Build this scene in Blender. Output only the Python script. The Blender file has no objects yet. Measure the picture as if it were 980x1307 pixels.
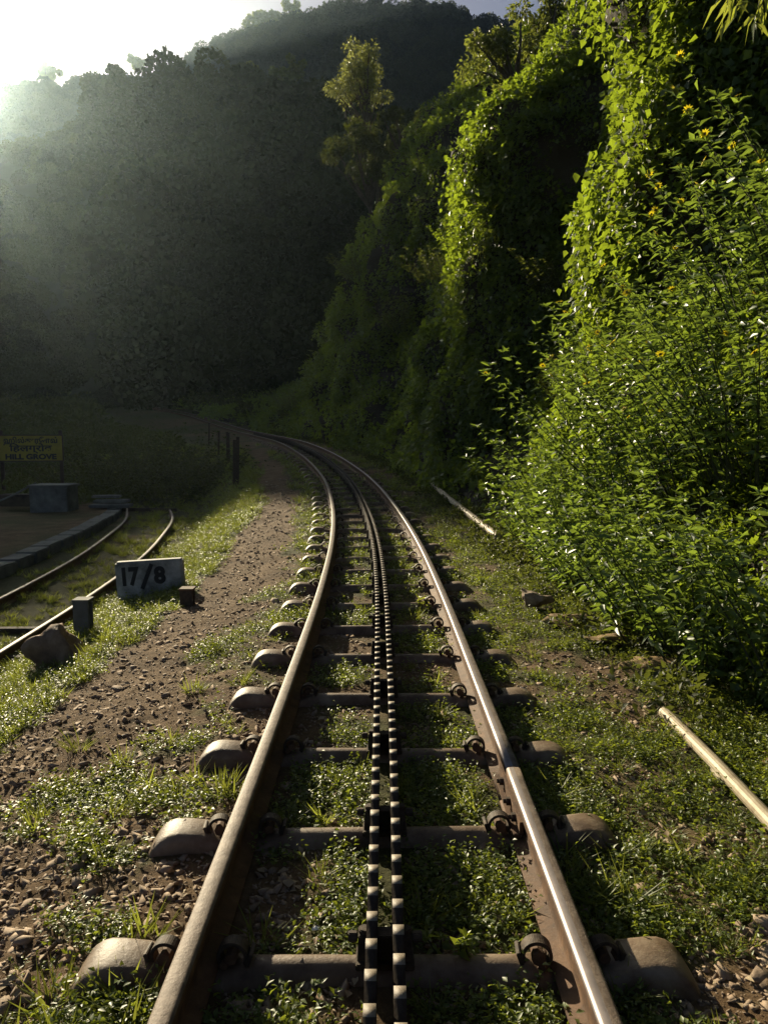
import bpy, bmesh, math, random
import numpy as np
from mathutils import Vector, Matrix

random.seed(11)
rng = np.random.default_rng(11)
SC = bpy.context.scene
COL = SC.collection
R = math.radians

# ------------------------------------------------------------------ camera, world, sun, exposure
CAM_H, PITCH, FPX = 1.58, R(6.1), 987.0
cam_d = bpy.data.cameras.new('camera')
cam = bpy.data.objects.new('camera', cam_d)
COL.objects.link(cam)
cam.location = (0, 0, CAM_H)
cam.rotation_euler = (math.pi / 2 - PITCH, 0, 0)
cam_d.sensor_fit = 'VERTICAL'
cam_d.sensor_height = 24.0
cam_d.sensor_width = 18.0
cam_d.lens = 24.0 * FPX / 1307.0
cam_d.clip_start = 0.05
cam_d.clip_end = 5000
SC.camera = cam

SUN_EL, SUN_AZ = R(18.4), R(-28.5)          # azimuth from +Y towards +X
sun_dir = Vector((math.sin(SUN_AZ) * math.cos(SUN_EL), math.cos(SUN_AZ) * math.cos(SUN_EL), math.sin(SUN_EL)))
world = bpy.data.worlds.new('World')
SC.world = world
world.use_nodes = True
wn = world.node_tree
sky = wn.nodes.new('ShaderNodeTexSky')
sky.sky_type = 'NISHITA'
sky.sun_disc = False
sky.sun_elevation = SUN_EL
sky.sun_rotation = SUN_AZ
sky.air_density = 0.35
sky.dust_density = 1.0
sky.ozone_density = 0.0
bg = wn.nodes['Background']
wn.links.new(sky.outputs[0], bg.inputs[0])
bg.inputs[1].default_value = 0.05
sun_l = bpy.data.lights.new('sun', 'SUN')
sun_l.energy = 5.0
sun_l.angle = R(0.5)
sun_l.color = (1.0, 0.86, 0.60)
sun = bpy.data.objects.new('sun', sun_l)
sun.rotation_euler = sun_dir.to_track_quat('Z', 'Y').to_euler()
COL.objects.link(sun)
SC.view_settings.view_transform = 'Standard'
SC.view_settings.look = 'None'
SC.view_settings.exposure = 1.15
SC.view_settings.gamma = 1.0
SC.cycles.use_denoising = True
SC.cycles.max_bounces = 6
SC.cycles.volume_bounces = 0
SC.cycles.transparent_max_bounces = 4

# ------------------------------------------------------------------ helpers
def at(u, v, d):
    """point at forward distance d seen at photo pixel (u, v): used to read sizes off the photo"""
    x = (u - 490) / FPX
    y = (653.5 - v) / FPX
    up = y * math.cos(PITCH) - math.sin(PITCH)
    fw = math.cos(PITCH) + y * math.sin(PITCH)
    t = d / fw
    return np.array((x * t, d, CAM_H + up * t))

def sstep(x, a, b):
    t = np.clip((np.asarray(x, float) - a) / (b - a), 0, 1)
    return t * t * (3 - 2 * t)

_tab = np.random.default_rng(3).random((64, 64, 64)).astype(np.float32)
def vnoise(x, y, z=0.0):
    x, y, z = np.broadcast_arrays(np.asarray(x, float), np.asarray(y, float), np.asarray(z, float))
    xi, yi, zi = np.floor(x).astype(int), np.floor(y).astype(int), np.floor(z).astype(int)
    fx, fy, fz = x - xi, y - yi, z - zi
    fx, fy, fz = [f * f * (3 - 2 * f) for f in (fx, fy, fz)]
    def g(a, b, c):
        return _tab[(xi + a) & 63, (yi + b) & 63, (zi + c) & 63]
    r = 0
    for a in (0, 1):
        for b in (0, 1):
            for c in (0, 1):
                r = r + g(a, b, c) * (fx if a else 1 - fx) * (fy if b else 1 - fy) * (fz if c else 1 - fz)
    return r * 2 - 1
def fbm(x, y, z=0.0, o=4):
    r, a, f = 0, 0.5, 1.0
    for i in range(o):
        r = r + a * vnoise(np.asarray(x) * f + 17.3 * i, np.asarray(y) * f + 5.1 * i, np.asarray(z) * f + 9.7 * i)
        a *= 0.5
        f *= 2.03
    return r

def hermite(xs, ys, q):
    xs, ys = np.array(xs, float), np.array(ys, float)
    m = np.gradient(ys, xs)
    q = np.asarray(q, float)
    i = np.clip(np.searchsorted(xs, q) - 1, 0, len(xs) - 2)
    h = xs[i + 1] - xs[i]
    t = np.clip((q - xs[i]) / h, 0, 1)
    return ((2 * t**3 - 3 * t**2 + 1) * ys[i] + (t**3 - 2 * t**2 + t) * h * m[i]
            + (-2 * t**3 + 3 * t**2) * ys[i + 1] + (t**3 - t**2) * h * m[i + 1])

def set_props(o, label=None, cat=None, group=None, kind=None):
    if label: o['label'] = label
    if cat: o['category'] = cat
    if group: o['group'] = group
    if kind: o['kind'] = kind
    return o

def link(name, me, parent=None, loc=None):
    o = bpy.data.objects.new(name, me)
    COL.objects.link(o)
    if parent is not None: o.parent = parent
    if loc is not None: o.location = loc
    return o

def empty(name, loc=(0, 0, 0), rz=0.0):
    o = bpy.data.objects.new(name, None)
    o.empty_display_size = 0.1
    COL.objects.link(o)
    o.location = loc
    o.rotation_euler = (0, 0, rz)
    return o

def np_mesh(name, V, F, mats=(), mi=None, smooth=False):
    """V (n,3); F list of (m,k) int arrays"""
    V = np.asarray(V, np.float32)
    if isinstance(F, np.ndarray): F = [F]
    F = [np.asarray(f, np.int32) for f in F if len(f)]
    me = bpy.data.meshes.new(name)
    me.vertices.add(len(V))
    me.vertices.foreach_set('co', V.ravel())
    nl = sum(f.size for f in F)
    npoly = sum(len(f) for f in F)
    me.loops.add(nl)
    me.loops.foreach_set('vertex_index', np.concatenate([f.ravel() for f in F]))
    me.polygons.add(npoly)
    tot = np.concatenate([np.full(len(f), f.shape[1], np.int32) for f in F])
    st = np.concatenate([[0], np.cumsum(tot)[:-1]]).astype(np.int32)
    me.polygons.foreach_set('loop_start', st)
    me.polygons.foreach_set('loop_total', tot)
    if smooth: me.polygons.foreach_set('use_smooth', np.ones(npoly, bool))
    for m in mats: me.materials.append(m)
    if mi is not None: me.polygons.foreach_set('material_index', np.asarray(mi, np.int32))
    me.update(calc_edges=True)
    return me

class MB:
    """collects simple shapes into one mesh"""
    def __init__(s): s.v, s.f, s.m, s.n = [], [], [], 0
    def add(s, V, F, mi=0):
        V = [tuple(map(float, p)) for p in V]
        s.v += V
        for f in F:
            s.f.append([i + s.n for i in f]); s.m.append(mi)
        s.n += len(V)
    def box(s, c, d, rot=None, mi=0, taper=1.0):
        V = []
        for z in (-.5, .5):
            k = taper if z > 0 else 1
            for x, y in ((-.5, -.5), (.5, -.5), (.5, .5), (-.5, .5)):
                p = Vector((x * d[0] * k, y * d[1] * k, z * d[2]))
                if rot is not None: p = rot @ p
                V.append(p + Vector(c))
        s.add(V, [(3, 2, 1, 0), (4, 5, 6, 7), (0, 1, 5, 4), (1, 2, 6, 5), (2, 3, 7, 6), (3, 0, 4, 7)], mi)
    def tube(s, P, r, n=6, mi=0, cap=True):
        P = [Vector(p) for p in P]
        rs = r if hasattr(r, '__len__') else [r] * len(P)
        V, F = [], []
        for i, p in enumerate(P):
            t = (P[min(i + 1, len(P) - 1)] - P[max(i - 1, 0)]).normalized()
            a = t.orthogonal() if abs(t.z) > .9 else t.cross(Vector((0, 0, 1)))
            a.normalize(); b = t.cross(a)
            for k in range(n):
                q = 2 * math.pi * k / n
                V.append(p + (a * math.cos(q) + b * math.sin(q)) * rs[i])
        for i in range(len(P) - 1):
            for k in range(n):
                F.append((i * n + k, i * n + (k + 1) % n, (i + 1) * n + (k + 1) % n, (i + 1) * n + k))
        if cap:
            F.append(tuple(range(n))[::-1]); F.append(tuple((len(P) - 1) * n + k for k in range(n)))
        s.add(V, F, mi)
    def build(s, name, mats, parent=None, smooth=False, bevel=0.0, loc=None):
        me = bpy.data.meshes.new(name)
        me.from_pydata(s.v, [], s.f)
        mats = mats if isinstance(mats, (list, tuple)) else [mats]
        for m in mats: me.materials.append(m)
        if len(mats) > 1: me.polygons.foreach_set('material_index', s.m)
        bm = bmesh.new(); bm.from_mesh(me)
        if bevel:
            bmesh.ops.bevel(bm, geom=bm.edges[:], offset=bevel, segments=2, affect='EDGES', clamp_overlap=True)
        bmesh.ops.recalc_face_normals(bm, faces=bm.faces)
        bm.to_mesh(me); bm.free()
        if smooth: me.polygons.foreach_set('use_smooth', [True] * len(me.polygons))
        return link(name, me, parent, loc)

# ------------------------------------------------------------------ materials
def mat(name):
    m = bpy.data.materials.new(name)
    m.use_nodes = True
    nt = m.node_tree
    return m, nt, nt.nodes['Principled BSDF']
def N(nt, t, **k):
    n = nt.nodes.new(t)
    for a, b in k.items():
        if a.startswith('i_'):
            n.inputs[a[2:].replace('_', ' ')].default_value = b
        else: setattr(n, a, b)
    return n
def ramp(nt, fac, stops):
    r = nt.nodes.new('ShaderNodeValToRGB')
    e = r.color_ramp.elements
    while len(e) < len(stops): e.new(0.5)
    for q, (p, c) in zip(e, stops):
        q.position = p; q.color = (*c, 1) if len(c) == 3 else c
    nt.links.new(fac, r.inputs[0])
    return r.outputs[0]
def noise_out(nt, scale, detail=6, rough=.6, coord='Object', dist=0.0):
    tc = nt.nodes.new('ShaderNodeNewGeometry')
    n = N(nt, 'ShaderNodeTexNoise', i_Scale=scale, i_Detail=detail, i_Roughness=rough, i_Distortion=dist)
    nt.links.new(tc.outputs['Position'], n.inputs['Vector'])
    return n.outputs['Fac']
def bump(nt, bs, h, strength=.4, dist=.01):
    b = N(nt, 'ShaderNodeBump', i_Strength=strength, i_Distance=dist)
    nt.links.new(h, b.inputs['Height'])
    nt.links.new(b.outputs[0], bs.inputs['Normal'])
def rough_mat(name, stops, scale, rough=.85, metallic=0.0, bs_=.5, bd=.01, bscale=None, spec=.3, coord='Object'):
    m, nt, b = mat(name)
    f = noise_out(nt, scale, 8, .65, coord)
    nt.links.new(ramp(nt, f, stops), b.inputs['Base Color'])
    b.inputs['Roughness'].default_value = rough
    b.inputs['Metallic'].default_value = metallic
    b.inputs['Specular IOR Level'].default_value = spec
    if bs_: bump(nt, b, noise_out(nt, bscale or scale * 3, 6, .7, coord), bs_, bd)
    return m
def leaf_mat(name, dark, light, trans, tfac=.45, rough=.45, spec=.4, ov=.4):
    m, nt, b = mat(name)
    g = nt.nodes.new('ShaderNodeNewGeometry')
    oi = nt.nodes.new('ShaderNodeObjectInfo')
    mx = N(nt, 'ShaderNodeMath', operation='MULTIPLY_ADD')
    nt.links.new(oi.outputs['Random'], mx.inputs[0]); mx.inputs[1].default_value = ov
    mm = N(nt, 'ShaderNodeMath', operation='MULTIPLY'); mm.inputs[1].default_value = 1 - ov
    nt.links.new(g.outputs['Random Per Island'], mm.inputs[0])
    nt.links.new(mm.outputs[0], mx.inputs[2])
    nt.links.new(ramp(nt, mx.outputs[0], [(0.05, dark), (.95, light)]), b.inputs['Base Color'])
    b.inputs['Roughness'].default_value = rough
    b.inputs['Specular IOR Level'].default_value = spec
    t = nt.nodes.new('ShaderNodeBsdfTranslucent')
    nt.links.new(ramp(nt, mx.outputs[0], [(0.05, tuple(c * .65 for c in trans)), (.95, trans)]), t.inputs['Color'])
    s = nt.nodes.new('ShaderNodeMixShader'); s.inputs[0].default_value = tfac
    nt.links.new(b.outputs[0], s.inputs[1]); nt.links.new(t.outputs[0], s.inputs[2])
    nt.links.new(s.outputs[0], nt.nodes['Material Output'].inputs['Surface'])
    return m

M = {}
M['rail_top_worn'] = rough_mat('worn_rail_head', [(.3, (.085, .058, .04)), (.5, (.15, .11, .082)), (.7, (.23, .18, .14))], 22, .62, .1, .8, .003, 90, .35)
M['rail_top_bright'] = rough_mat('polished_rail_head', [(.3, (.20, .17, .16)), (.7, (.31, .27, .26))], 9, .48, .6, .25, .001, 60)
M['rust'] = rough_mat('rail_rust', [(.3, (.055, .032, .02)), (.55, (.12, .065, .035)), (.75, (.19, .105, .055))], 16, .8, 0, .6, .004, 70)
M['sleeper'] = rough_mat('sleeper_steel', [(.3, (.065, .036, .02)), (.48, (.145, .096, .06)), (.72, (.26, .20, .14))], 7, .55, 0, .8, .003, 40, .32)
M['dark_iron'] = rough_mat('dark_iron', [(.35, (.035, .025, .018)), (.7, (.10, .07, .045))], 30, .7, .2, .5, .003, 90)
M['rack'] = rough_mat('rack_iron', [(.3, (.022, .017, .013)), (.7, (.06, .045, .033))], 30, .8, 0, .4, .002, 120, .2)  # near black, so the shade on flanks and gaps is in the colour
M['tooth'] = rough_mat('sunlit_tooth_top', [(.3, (.16, .13, .10)), (.7, (.29, .24, .18))], 40, .6, 0, .4, .002, 120, .3)  # same iron painted lighter to imitate sunlight on the tooth tops
M['stone'] = rough_mat('ballast_stone', [(.3, (.15, .105, .07)), (.55, (.27, .20, .14)), (.75, (.40, .315, .23))], 9, .85, 0, .7, .006, 40)
M['rock'] = rough_mat('reddish_rock', [(.3, (.09, .06, .04)), (.55, (.21, .14, .09)), (.75, (.33, .245, .17))], 6, .85, 0, .9, .02, 18)
M['concrete'] = rough_mat('weathered_concrete', [(.3, (.07, .07, .06)), (.55, (.13, .128, .115)), (.75, (.20, .195, .175))], 4, .85, 0, .5, .006, 30)
M['whitewash'] = rough_mat('stained_whitewash', [(.34, (.08, .078, .065)), (.5, (.25, .247, .22)), (.68, (.42, .415, .38))], 4.5, .75, 0, .4, .004, 30)
M['black_paint'] = rough_mat('black_paint', [(.3, (.012, .012, .012)), (.7, (.025, .024, .022))], 20, .6, 0, .2, .002)
M['yellow_paint'] = rough_mat('yellow_enamel', [(.3, (.19, .145, .012)), (.7, (.29, .23, .018))], 3, .5, 0, .1, .002)
M['pipe'] = rough_mat('pale_pipe', [(.32, (.14, .10, .06)), (.48, (.34, .28, .19)), (.75, (.50, .44, .33))], 5, .6, .1, .4, .004, 30)
M['wood'] = rough_mat('dark_timber', [(.3, (.03, .022, .015)), (.7, (.09, .065, .042))], 7, .85, 0, .6, .006, 30)
M['bark'] = rough_mat('bark', [(.3, (.045, .035, .024)), (.7, (.13, .105, .075))], 8, .9, 0, .7, .02, 20)
M['stem'] = rough_mat('green_stem', [(.3, (.025, .03, .012)), (.7, (.05, .055, .022))], 8, .7, 0, 0)
M['earth'] = rough_mat('bank_earth', [(.3, (.022, .018, .011)), (.6, (.05, .042, .022)), (.75, (.05, .06, .022))], 1.2, .95, 0, .8, .06, 5)
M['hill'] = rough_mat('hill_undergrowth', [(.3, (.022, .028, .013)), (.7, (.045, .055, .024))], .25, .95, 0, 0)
M['slab'] = rough_mat('path_slab', [(.3, (.12, .075, .03)), (.6, (.22, .145, .065)), (.75, (.10, .11, .035))], 3, .9, 0, .7, .01, 16)
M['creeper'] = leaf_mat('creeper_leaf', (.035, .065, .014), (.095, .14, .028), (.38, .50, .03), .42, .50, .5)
M['bush'] = leaf_mat('bush_leaf', (.045, .09, .026), (.13, .20, .065), (.34, .47, .05), .36, .44, .65)
M['bamboo'] = leaf_mat('bamboo_leaf', (.07, .11, .022), (.13, .17, .035), (.45, .50, .06), .45, .4, .4)
M['weed'] = leaf_mat('weed_leaf', (.05, .085, .016), (.12, .16, .035), (.40, .47, .04), .4, .45, .4)
M['grass'] = leaf_mat('grass_blade', (.06, .09, .018), (.15, .17, .04), (.40, .44, .06), .45, .5, .3)
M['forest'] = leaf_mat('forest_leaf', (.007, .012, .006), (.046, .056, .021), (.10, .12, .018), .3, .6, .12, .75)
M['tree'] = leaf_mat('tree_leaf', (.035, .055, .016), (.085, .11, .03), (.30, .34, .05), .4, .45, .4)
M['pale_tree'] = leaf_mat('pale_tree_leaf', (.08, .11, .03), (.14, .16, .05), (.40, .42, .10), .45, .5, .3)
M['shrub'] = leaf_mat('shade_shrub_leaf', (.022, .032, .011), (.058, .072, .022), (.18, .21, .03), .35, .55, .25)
M['petal'] = leaf_mat('flower_petal', (.82, .58, .015), (.90, .74, .03), (.9, .74, .03), .4, .5, .3)
M['litter'] = rough_mat('dry_leaf', [(.3, (.18, .12, .06)), (.7, (.38, .30, .19))], 3, .8, 0, 0)
M['paper'] = rough_mat('white_scrap', [(.3, (.55, .57, .6)), (.7, (.75, .76, .78))], 9, .6, 0, .2, .004)

# ground: bare earth with a moss-green cast where plants cover it
mg, nt, b = mat('ground_earth')
f1 = noise_out(nt, 2.2, 9, .7)
f2 = noise_out(nt, 30, 6, .7)
c1 = ramp(nt, f1, [(.28, (.08, .05, .026)), (.5, (.15, .098, .053)), (.72, (.23, .16, .092))])
mxc = N(nt, 'ShaderNodeMix', data_type='RGBA', blend_type='MULTIPLY')
mxc.inputs[0].default_value = .8
nt.links.new(c1, mxc.inputs[6]); nt.links.new(ramp(nt, f2, [(.3, (.5, .5, .5)), (.65, (1.15, 1.1, 1.05))]), mxc.inputs[7])
at_ = N(nt, 'ShaderNodeAttribute', attribute_name='cover')
mx2 = N(nt, 'ShaderNodeMix', data_type='RGBA')
nt.links.new(at_.outputs['Fac'], mx2.inputs[0])
nt.links.new(mxc.outputs[2], mx2.inputs[6])
nt.links.new(ramp(nt, f2, [(.3, (.03, .035, .012)), (.7, (.075, .085, .026))]), mx2.inputs[7])
nt.links.new(mx2.outputs[2], b.inputs['Base Color'])
b.inputs['Roughness'].default_value = .95
b.inputs['Specular IOR Level'].default_value = .15
bump(nt, b, noise_out(nt, 45, 8, .75), .9, .02)
M['ground'] = mg

# ------------------------------------------------------------------ the line of the track and the lie of the land
TY = [-6, 0, 4, 7, 9.4, 13.5, 17.5, 23, 30, 42, 58, 75, 95, 115]
TX = [0, 0, 0, -.03, -.10, -.36, -.80, -1.80, -3.4, -6.6, -11.2, -19, -32.7, -50]
TZY = [-6, 0, 8, 13.5, 17.5, 23, 30, 42, 58, 75, 95, 115]
TZ = [0, 0, 0, .11, .28, .58, .87, 1.12, 1.5, 2.9, 4.85, 7]
_q = np.linspace(-6, 115, 2421)
_tx, _tz = hermite(TY, TX, _q), hermite(TZY, TZ, _q)
_th = np.gradient(_tx, _q)
def tcx(y): return np.interp(y, _q, _tx)
def tcz(y): return np.interp(y, _q, _tz)
def tslope(y): return np.interp(y, _q, _th)

PO = [-80, -30, -14, -8, -3.3, -2.85, -2.3, -1.7, -1.2, -.85, .85, 1.5, 2.2, 3, 80]
PZ = [3.0, 1.0, -.1, -.58, -.58, -.36, -.20, -.13, -.06, -.012, -.01, .03, .06, .1, .1]
def ground_z(x, y, bumps=True):
    x, y = np.asarray(x, float), np.asarray(y, float)
    o = x - tcx(y)
    sh = .1 * np.maximum(y - 12, 0)
    L = sstep(-o - sh, 1.5, 3.2) * (1 - sstep(y, 20.5, 32))
    far = sstep(y, 24, 40)
    z = tcz(y) * (1 - L) + np.interp(o, PO, PZ) * (1 - .8 * far * sstep(-o, .5, 2))
    if bumps:
        on = 1 - .55 * sstep(-np.abs(o), -1.0, -.8)
        z = z + on * (.035 * fbm(x * 1.7, y * 1.7, 3.1) + .010 * fbm(x * 9, y * 9, 1.2, 2) + (.011 + .020 * sstep(-o, .7, 1.0) * sstep(-y, -6, -3)) * sstep(-np.abs(y), -9, -7) * np.abs(fbm(x * 15, y * 15, 5.2, 2))) + sstep(y, 22, 40) * sstep(np.abs(o), 2, 5) * .5 * fbm(x * .3, y * .3, 7)
    return z

def cover(x, y):
    """0 bare .. 1 fully grown over"""
    x, y = np.asarray(x, float), np.asarray(y, float)
    o = x - tcx(y)
    n = fbm(x * 1.6, y * 1.6, 4.4, 4) * .9
    fine = fbm(x * 5, y * 5, 2.2, 3) * .55
    pc = -1.68 + .14 * np.sin(y * .9) - .25 * sstep(-y, -4.2, -3.2)
    path = np.exp(-((o - pc) / .27) ** 2) * sstep(y, 3.0, 3.8) + np.exp(-((o + 1.5) / .24) ** 2) * sstep(y, 8.5, 10) * (1 - .7 * sstep(y, 13, 17))
    base = np.where(o < -2.0, .95, np.where(o < -.62, np.where(o > -1.32, .70, .60), np.where(o < .62, .66, .70)))
    base = np.where((o < -.9) & (y < 3.2), .40, base)
    base = np.where(np.abs(o) < .6, base - .14 * sstep(-y, -3.6, -2.4), base)
    base = np.where((o < -.62) & (o > -2.2), base + .22 * sstep(y, 11, 15), base)
    base = base - .42 * sstep(-y, -2.9, -2.0) * sstep(o, .7, 1.0)
    base = base - .25 * np.exp(-((np.abs(o) - .54) / .10) ** 2)
    base = np.where((o < -5.6) & (y < 21), .35, base)
    c = base + n + fine - 1.5 * path * (o < -.8)
    return np.clip(c, 0, 1)

# one ground sheet, dense under the camera, reaching past the hills
gx = np.unique(np.concatenate([np.linspace(-3.4, 2.9, 300), -3.4 - np.geomspace(.05, 900, 60), 2.9 + np.geomspace(.05, 900, 46)]))
gy = np.unique(np.concatenate([np.linspace(.9, 7, 300), np.linspace(7, 14, 90), 14 + np.geomspace(.1, 1000, 90), .9 - np.geomspace(.05, 60, 30)]))
GX, GY = np.meshgrid(gx, gy)
GZ = ground_z(GX, GY)
nx, ny = len(gx), len(gy)
idx = np.arange(nx * ny).reshape(ny, nx)
F = np.stack([idx[:-1, :-1], idx[:-1, 1:], idx[1:, 1:], idx[1:, :-1]], -1).reshape(-1, 4)
me = np_mesh('ground', np.stack([GX, GY, GZ], -1).reshape(-1, 3), F, [M['ground']], smooth=True)
ca = me.attributes.new('cover', 'FLOAT', 'POINT')
ca.data.foreach_set('value', (sstep(cover(GX, GY), .35, .75) * .85).astype(np.float32).ravel())
set_props(link('ground', me), kind='structure')

# ------------------------------------------------------------------ hills
def ridge(pts, D):
    az, z = [], []
    for u, v in pts:
        p = at(u, v, 1.0)
        k = D / math.hypot(p[0], p[1])
        az.append(math.atan2(p[0], p[1])); z.append(CAM_H + (p[2] - CAM_H) * k)
    return np.array(az), np.array(z)
def hill_height(rd, drop, r0, r1, z0, az, r, amp):
    zr = np.interp(az, rd[0], rd[1]) - drop
    t = np.clip((r - r0) / (r1 - r0), 0, 1)
    z = z0 + (zr - z0) * t ** (.92 if r1 < 300 else 1.35) - np.maximum(r - r1, 0) * .75
    x, y = np.sin(az) * r, np.cos(az) * r
    w = np.clip(t * 4, 0, 1) * np.clip((r1 - r) / (r1 * .12), .15, 1)
    return z + amp * w * fbm(x * .035, y * .035, drop) * 2
def hill(rd, drop, r0, r1, r2, z0, a0, a1, na, nr, amp):
    A, RR = np.meshgrid(np.linspace(a0, a1, na), np.concatenate([np.linspace(r0, r1, nr), np.linspace(r1, r2, 8)[1:]]))
    Z = hill_height(rd, drop, r0, r1, z0, A, RR, amp)
    V = np.stack([np.sin(A) * RR, np.cos(A) * RR, Z], -1).reshape(-1, 3)
    n0, n1 = A.shape
    ii = np.arange(n0 * n1).reshape(n0, n1)
    F = np.stack([ii[:-1, :-1], ii[:-1, 1:], ii[1:, 1:], ii[1:, :-1]], -1).reshape(-1, 4)
    o = link('hill', np_mesh('hill', V, F, [M['hill']], smooth=True))
    return set_props(o, kind='structure')
MID_R0, MID_R1 = 92.0, 160.0
FAR_R0, FAR_R1 = 190.0, 700.0
mid_pts = [(-1200, 60), (-500, 120), (-182, 150), (-122, 156), (-92, 157), (-77, 166), (-60, 184), (-38, 199), (-26, 203), (-15, 189), (-6, 177), (8, 172), (24, 173), (52, 172), (90, 152), (150, 116), (235, 103), (300, 112), (430, 138), (560, 170), (640, 190), (900, 150), (1400, 100)]  # unseen left-hand dip shaped to let sun reach the track and shade the siding
far_pts = [(-1500, 60), (-600, 110), (-182, 172), (-107, 186), (-74, 204), (-54, 200), (-40, 180), (-22, 144), (0, 116), (40, 104), (110, 99), (190, 99), (212, 90), (250, 64), (300, 42), (390, 14), (480, 4), (560, 2), (610, 22), (700, 34), (820, 10), (1500, -60)]  # unseen gap left of frame, shaped so the sun clears this ridge
RM, RF = ridge(mid_pts, MID_R1), ridge(far_pts, FAR_R1)
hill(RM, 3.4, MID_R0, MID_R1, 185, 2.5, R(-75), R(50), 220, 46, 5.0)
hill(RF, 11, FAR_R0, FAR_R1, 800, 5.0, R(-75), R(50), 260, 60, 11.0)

# ------------------------------------------------------------------ the steep bank on the right of the line
SECT = [
 (-3.0, [(2.5,.05),(2.8,.7),(3.2,1.6),(3.8,2.6),(4.6,3.4),(6.5,5),(10,9)]),
 (2.5,  [(2.3,.05),(2.55,.7),(2.85,1.6),(3.3,2.6),(4.2,3.4),(6,5),(9,9)]),
 (5.0,  [(2.2,.05),(2.42,.7),(2.65,1.5),(2.95,2.5),(3.6,3.2),(5.6,4.5),(8,9)]),
 (6.8,  [(2.1,.05),(2.36,.6),(2.6,1.2),(2.95,1.9),(4.2,2.5),(6.0,5),(6.6,10)]),
 (8.0,  [(2.05,.08),(2.36,.5),(2.65,1.0),(3.1,1.6),(3.7,3.4),(4.1,6.5),(4.6,11.5)]),
 (8.9,  [(2.02,.1),(2.3,.6),(2.6,1.4),(2.95,2.6),(3.05,4.2),(3.1,7.2),(4.0,12)]),
 (10.2, [(2.0,.12),(2.3,.8),(2.6,2.0),(2.82,3.6),(2.85,5.5),(2.55,8.2),(3.6,12.5)]),
 (11.0, [(2.0,.15),(2.5,.8),(2.95,2),(3.2,3.6),(3.35,5.5),(3.3,8.2),(4.6,12.5)]),
 (12.3, [(1.85,.2),(2.6,.6),(3.6,1.8),(4.4,3.6),(5,5.5),(5.4,8),(8,12.5)]),
 (14.6, [(1.5,.3),(2.1,.8),(3,2),(3.7,3.8),(4.1,6),(4.6,8.4),(8,12)]),
 (17.0, [(1.1,.45),(1.3,1.5),(1.45,3.2),(1.5,5.2),(1.7,6.7),(2.8,8.6),(7,11.5)]),
 (18.5, [(.9,.5),(1.2,1.5),(1.5,3.2),(1.7,5.2),(2.0,6.9),(3.0,8.9),(7,12)]),
 (21.0, [(.5,.6),(1.2,1.5),(2,3.2),(2.5,5.2),(2.9,7.2),(3.8,9.5),(8,13)]),
 (25.0, [(-.3,.8),(.6,1.8),(1.6,3.5),(2.2,6),(2.8,9),(3.8,11),(9,14)]),
 (31.0, [(-1.9,1.0),(-1.6,2.4),(-1.1,5.2),(-.4,9),(1.2,12),(2.4,14),(9,18)]),
 (34.0, [(-2.7,1.05),(-2.3,2.5),(-1.7,5),(-.7,8.6),(1.3,11.5),(3,14),(9,18)]),
 (42.0, [(-4.8,1.2),(-4.2,2.2),(-3.1,3.8),(-1.3,7),(1,12),(3,15),(10,20)]),
 (58.0, [(-9.4,1.6),(-8.2,2.3),(-6.2,3.6),(-3.6,6.5),(-1,12),(4,18),(12,24)]),
 (75.0, [(-17,3.0),(-13,3.4),(-9,4.2),(-6,6.5),(-3,12),(2,20),(12,30)]),
 (98.0, [(-32,5),(-26,5.2),(-18,5.5),(-10,7),(-4,12),(3,22),(12,34)]),
]
ys = np.concatenate([np.arange(-3, 2, .5), np.arange(2, 22, .16), np.arange(22, 45, .35), np.arange(45, 98.1, 1.2)])
sy = np.array([s[0] for s in SECT])
SP = np.array([s[1] for s in SECT])                     # (S,7,2)
TT = np.linspace(0, 6, 78)
def bank_point(y):
    i = np.clip(np.searchsorted(sy, y) - 1, 0, len(sy) - 2)
    t = np.clip((y - sy[i]) / (sy[i + 1] - sy[i]), 0, 1); t = t * t * (3 - 2 * t)
    return SP[i] * (1 - t) + SP[i + 1] * t
BV = np.zeros((len(ys), len(TT), 3))
for a, y in enumerate(ys):
    P = bank_point(y)
    BV[a, :, 0] = hermite(np.arange(7), P[:, 0], TT)
    BV[a, :, 2] = hermite(np.arange(7), P[:, 1], TT)
    BV[a, :, 1] = y
amp = (.24 + .022 * np.clip(BV[..., 1], 0, 40)) * np.clip(TT / 1.2, 0, 1)[None, :]
dn = fbm(BV[..., 0] * .7, BV[..., 1] * .7, BV[..., 2] * .7) * 2 + .5 * fbm(BV[..., 0] * 2.2, BV[..., 1] * 2.2, BV[..., 2] * 2.2, 2)
BV[..., 0] -= amp * dn
BV[..., 2] += amp * .5 * fbm(BV[..., 1], BV[..., 2], BV[..., 0]) * 2
BV[:, 0, 2] -= .35
n0, n1 = BV.shape[:2]
ii = np.arange(n0 * n1).reshape(n0, n1)
BF = np.stack([ii[:-1, :-1], ii[:-1, 1:], ii[1:, 1:], ii[1:, :-1]], -1).reshape(-1, 4)
set_props(link('bank', np_mesh('bank', BV.reshape(-1, 3), BF, [M['earth']], smooth=True)), kind='structure')

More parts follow.
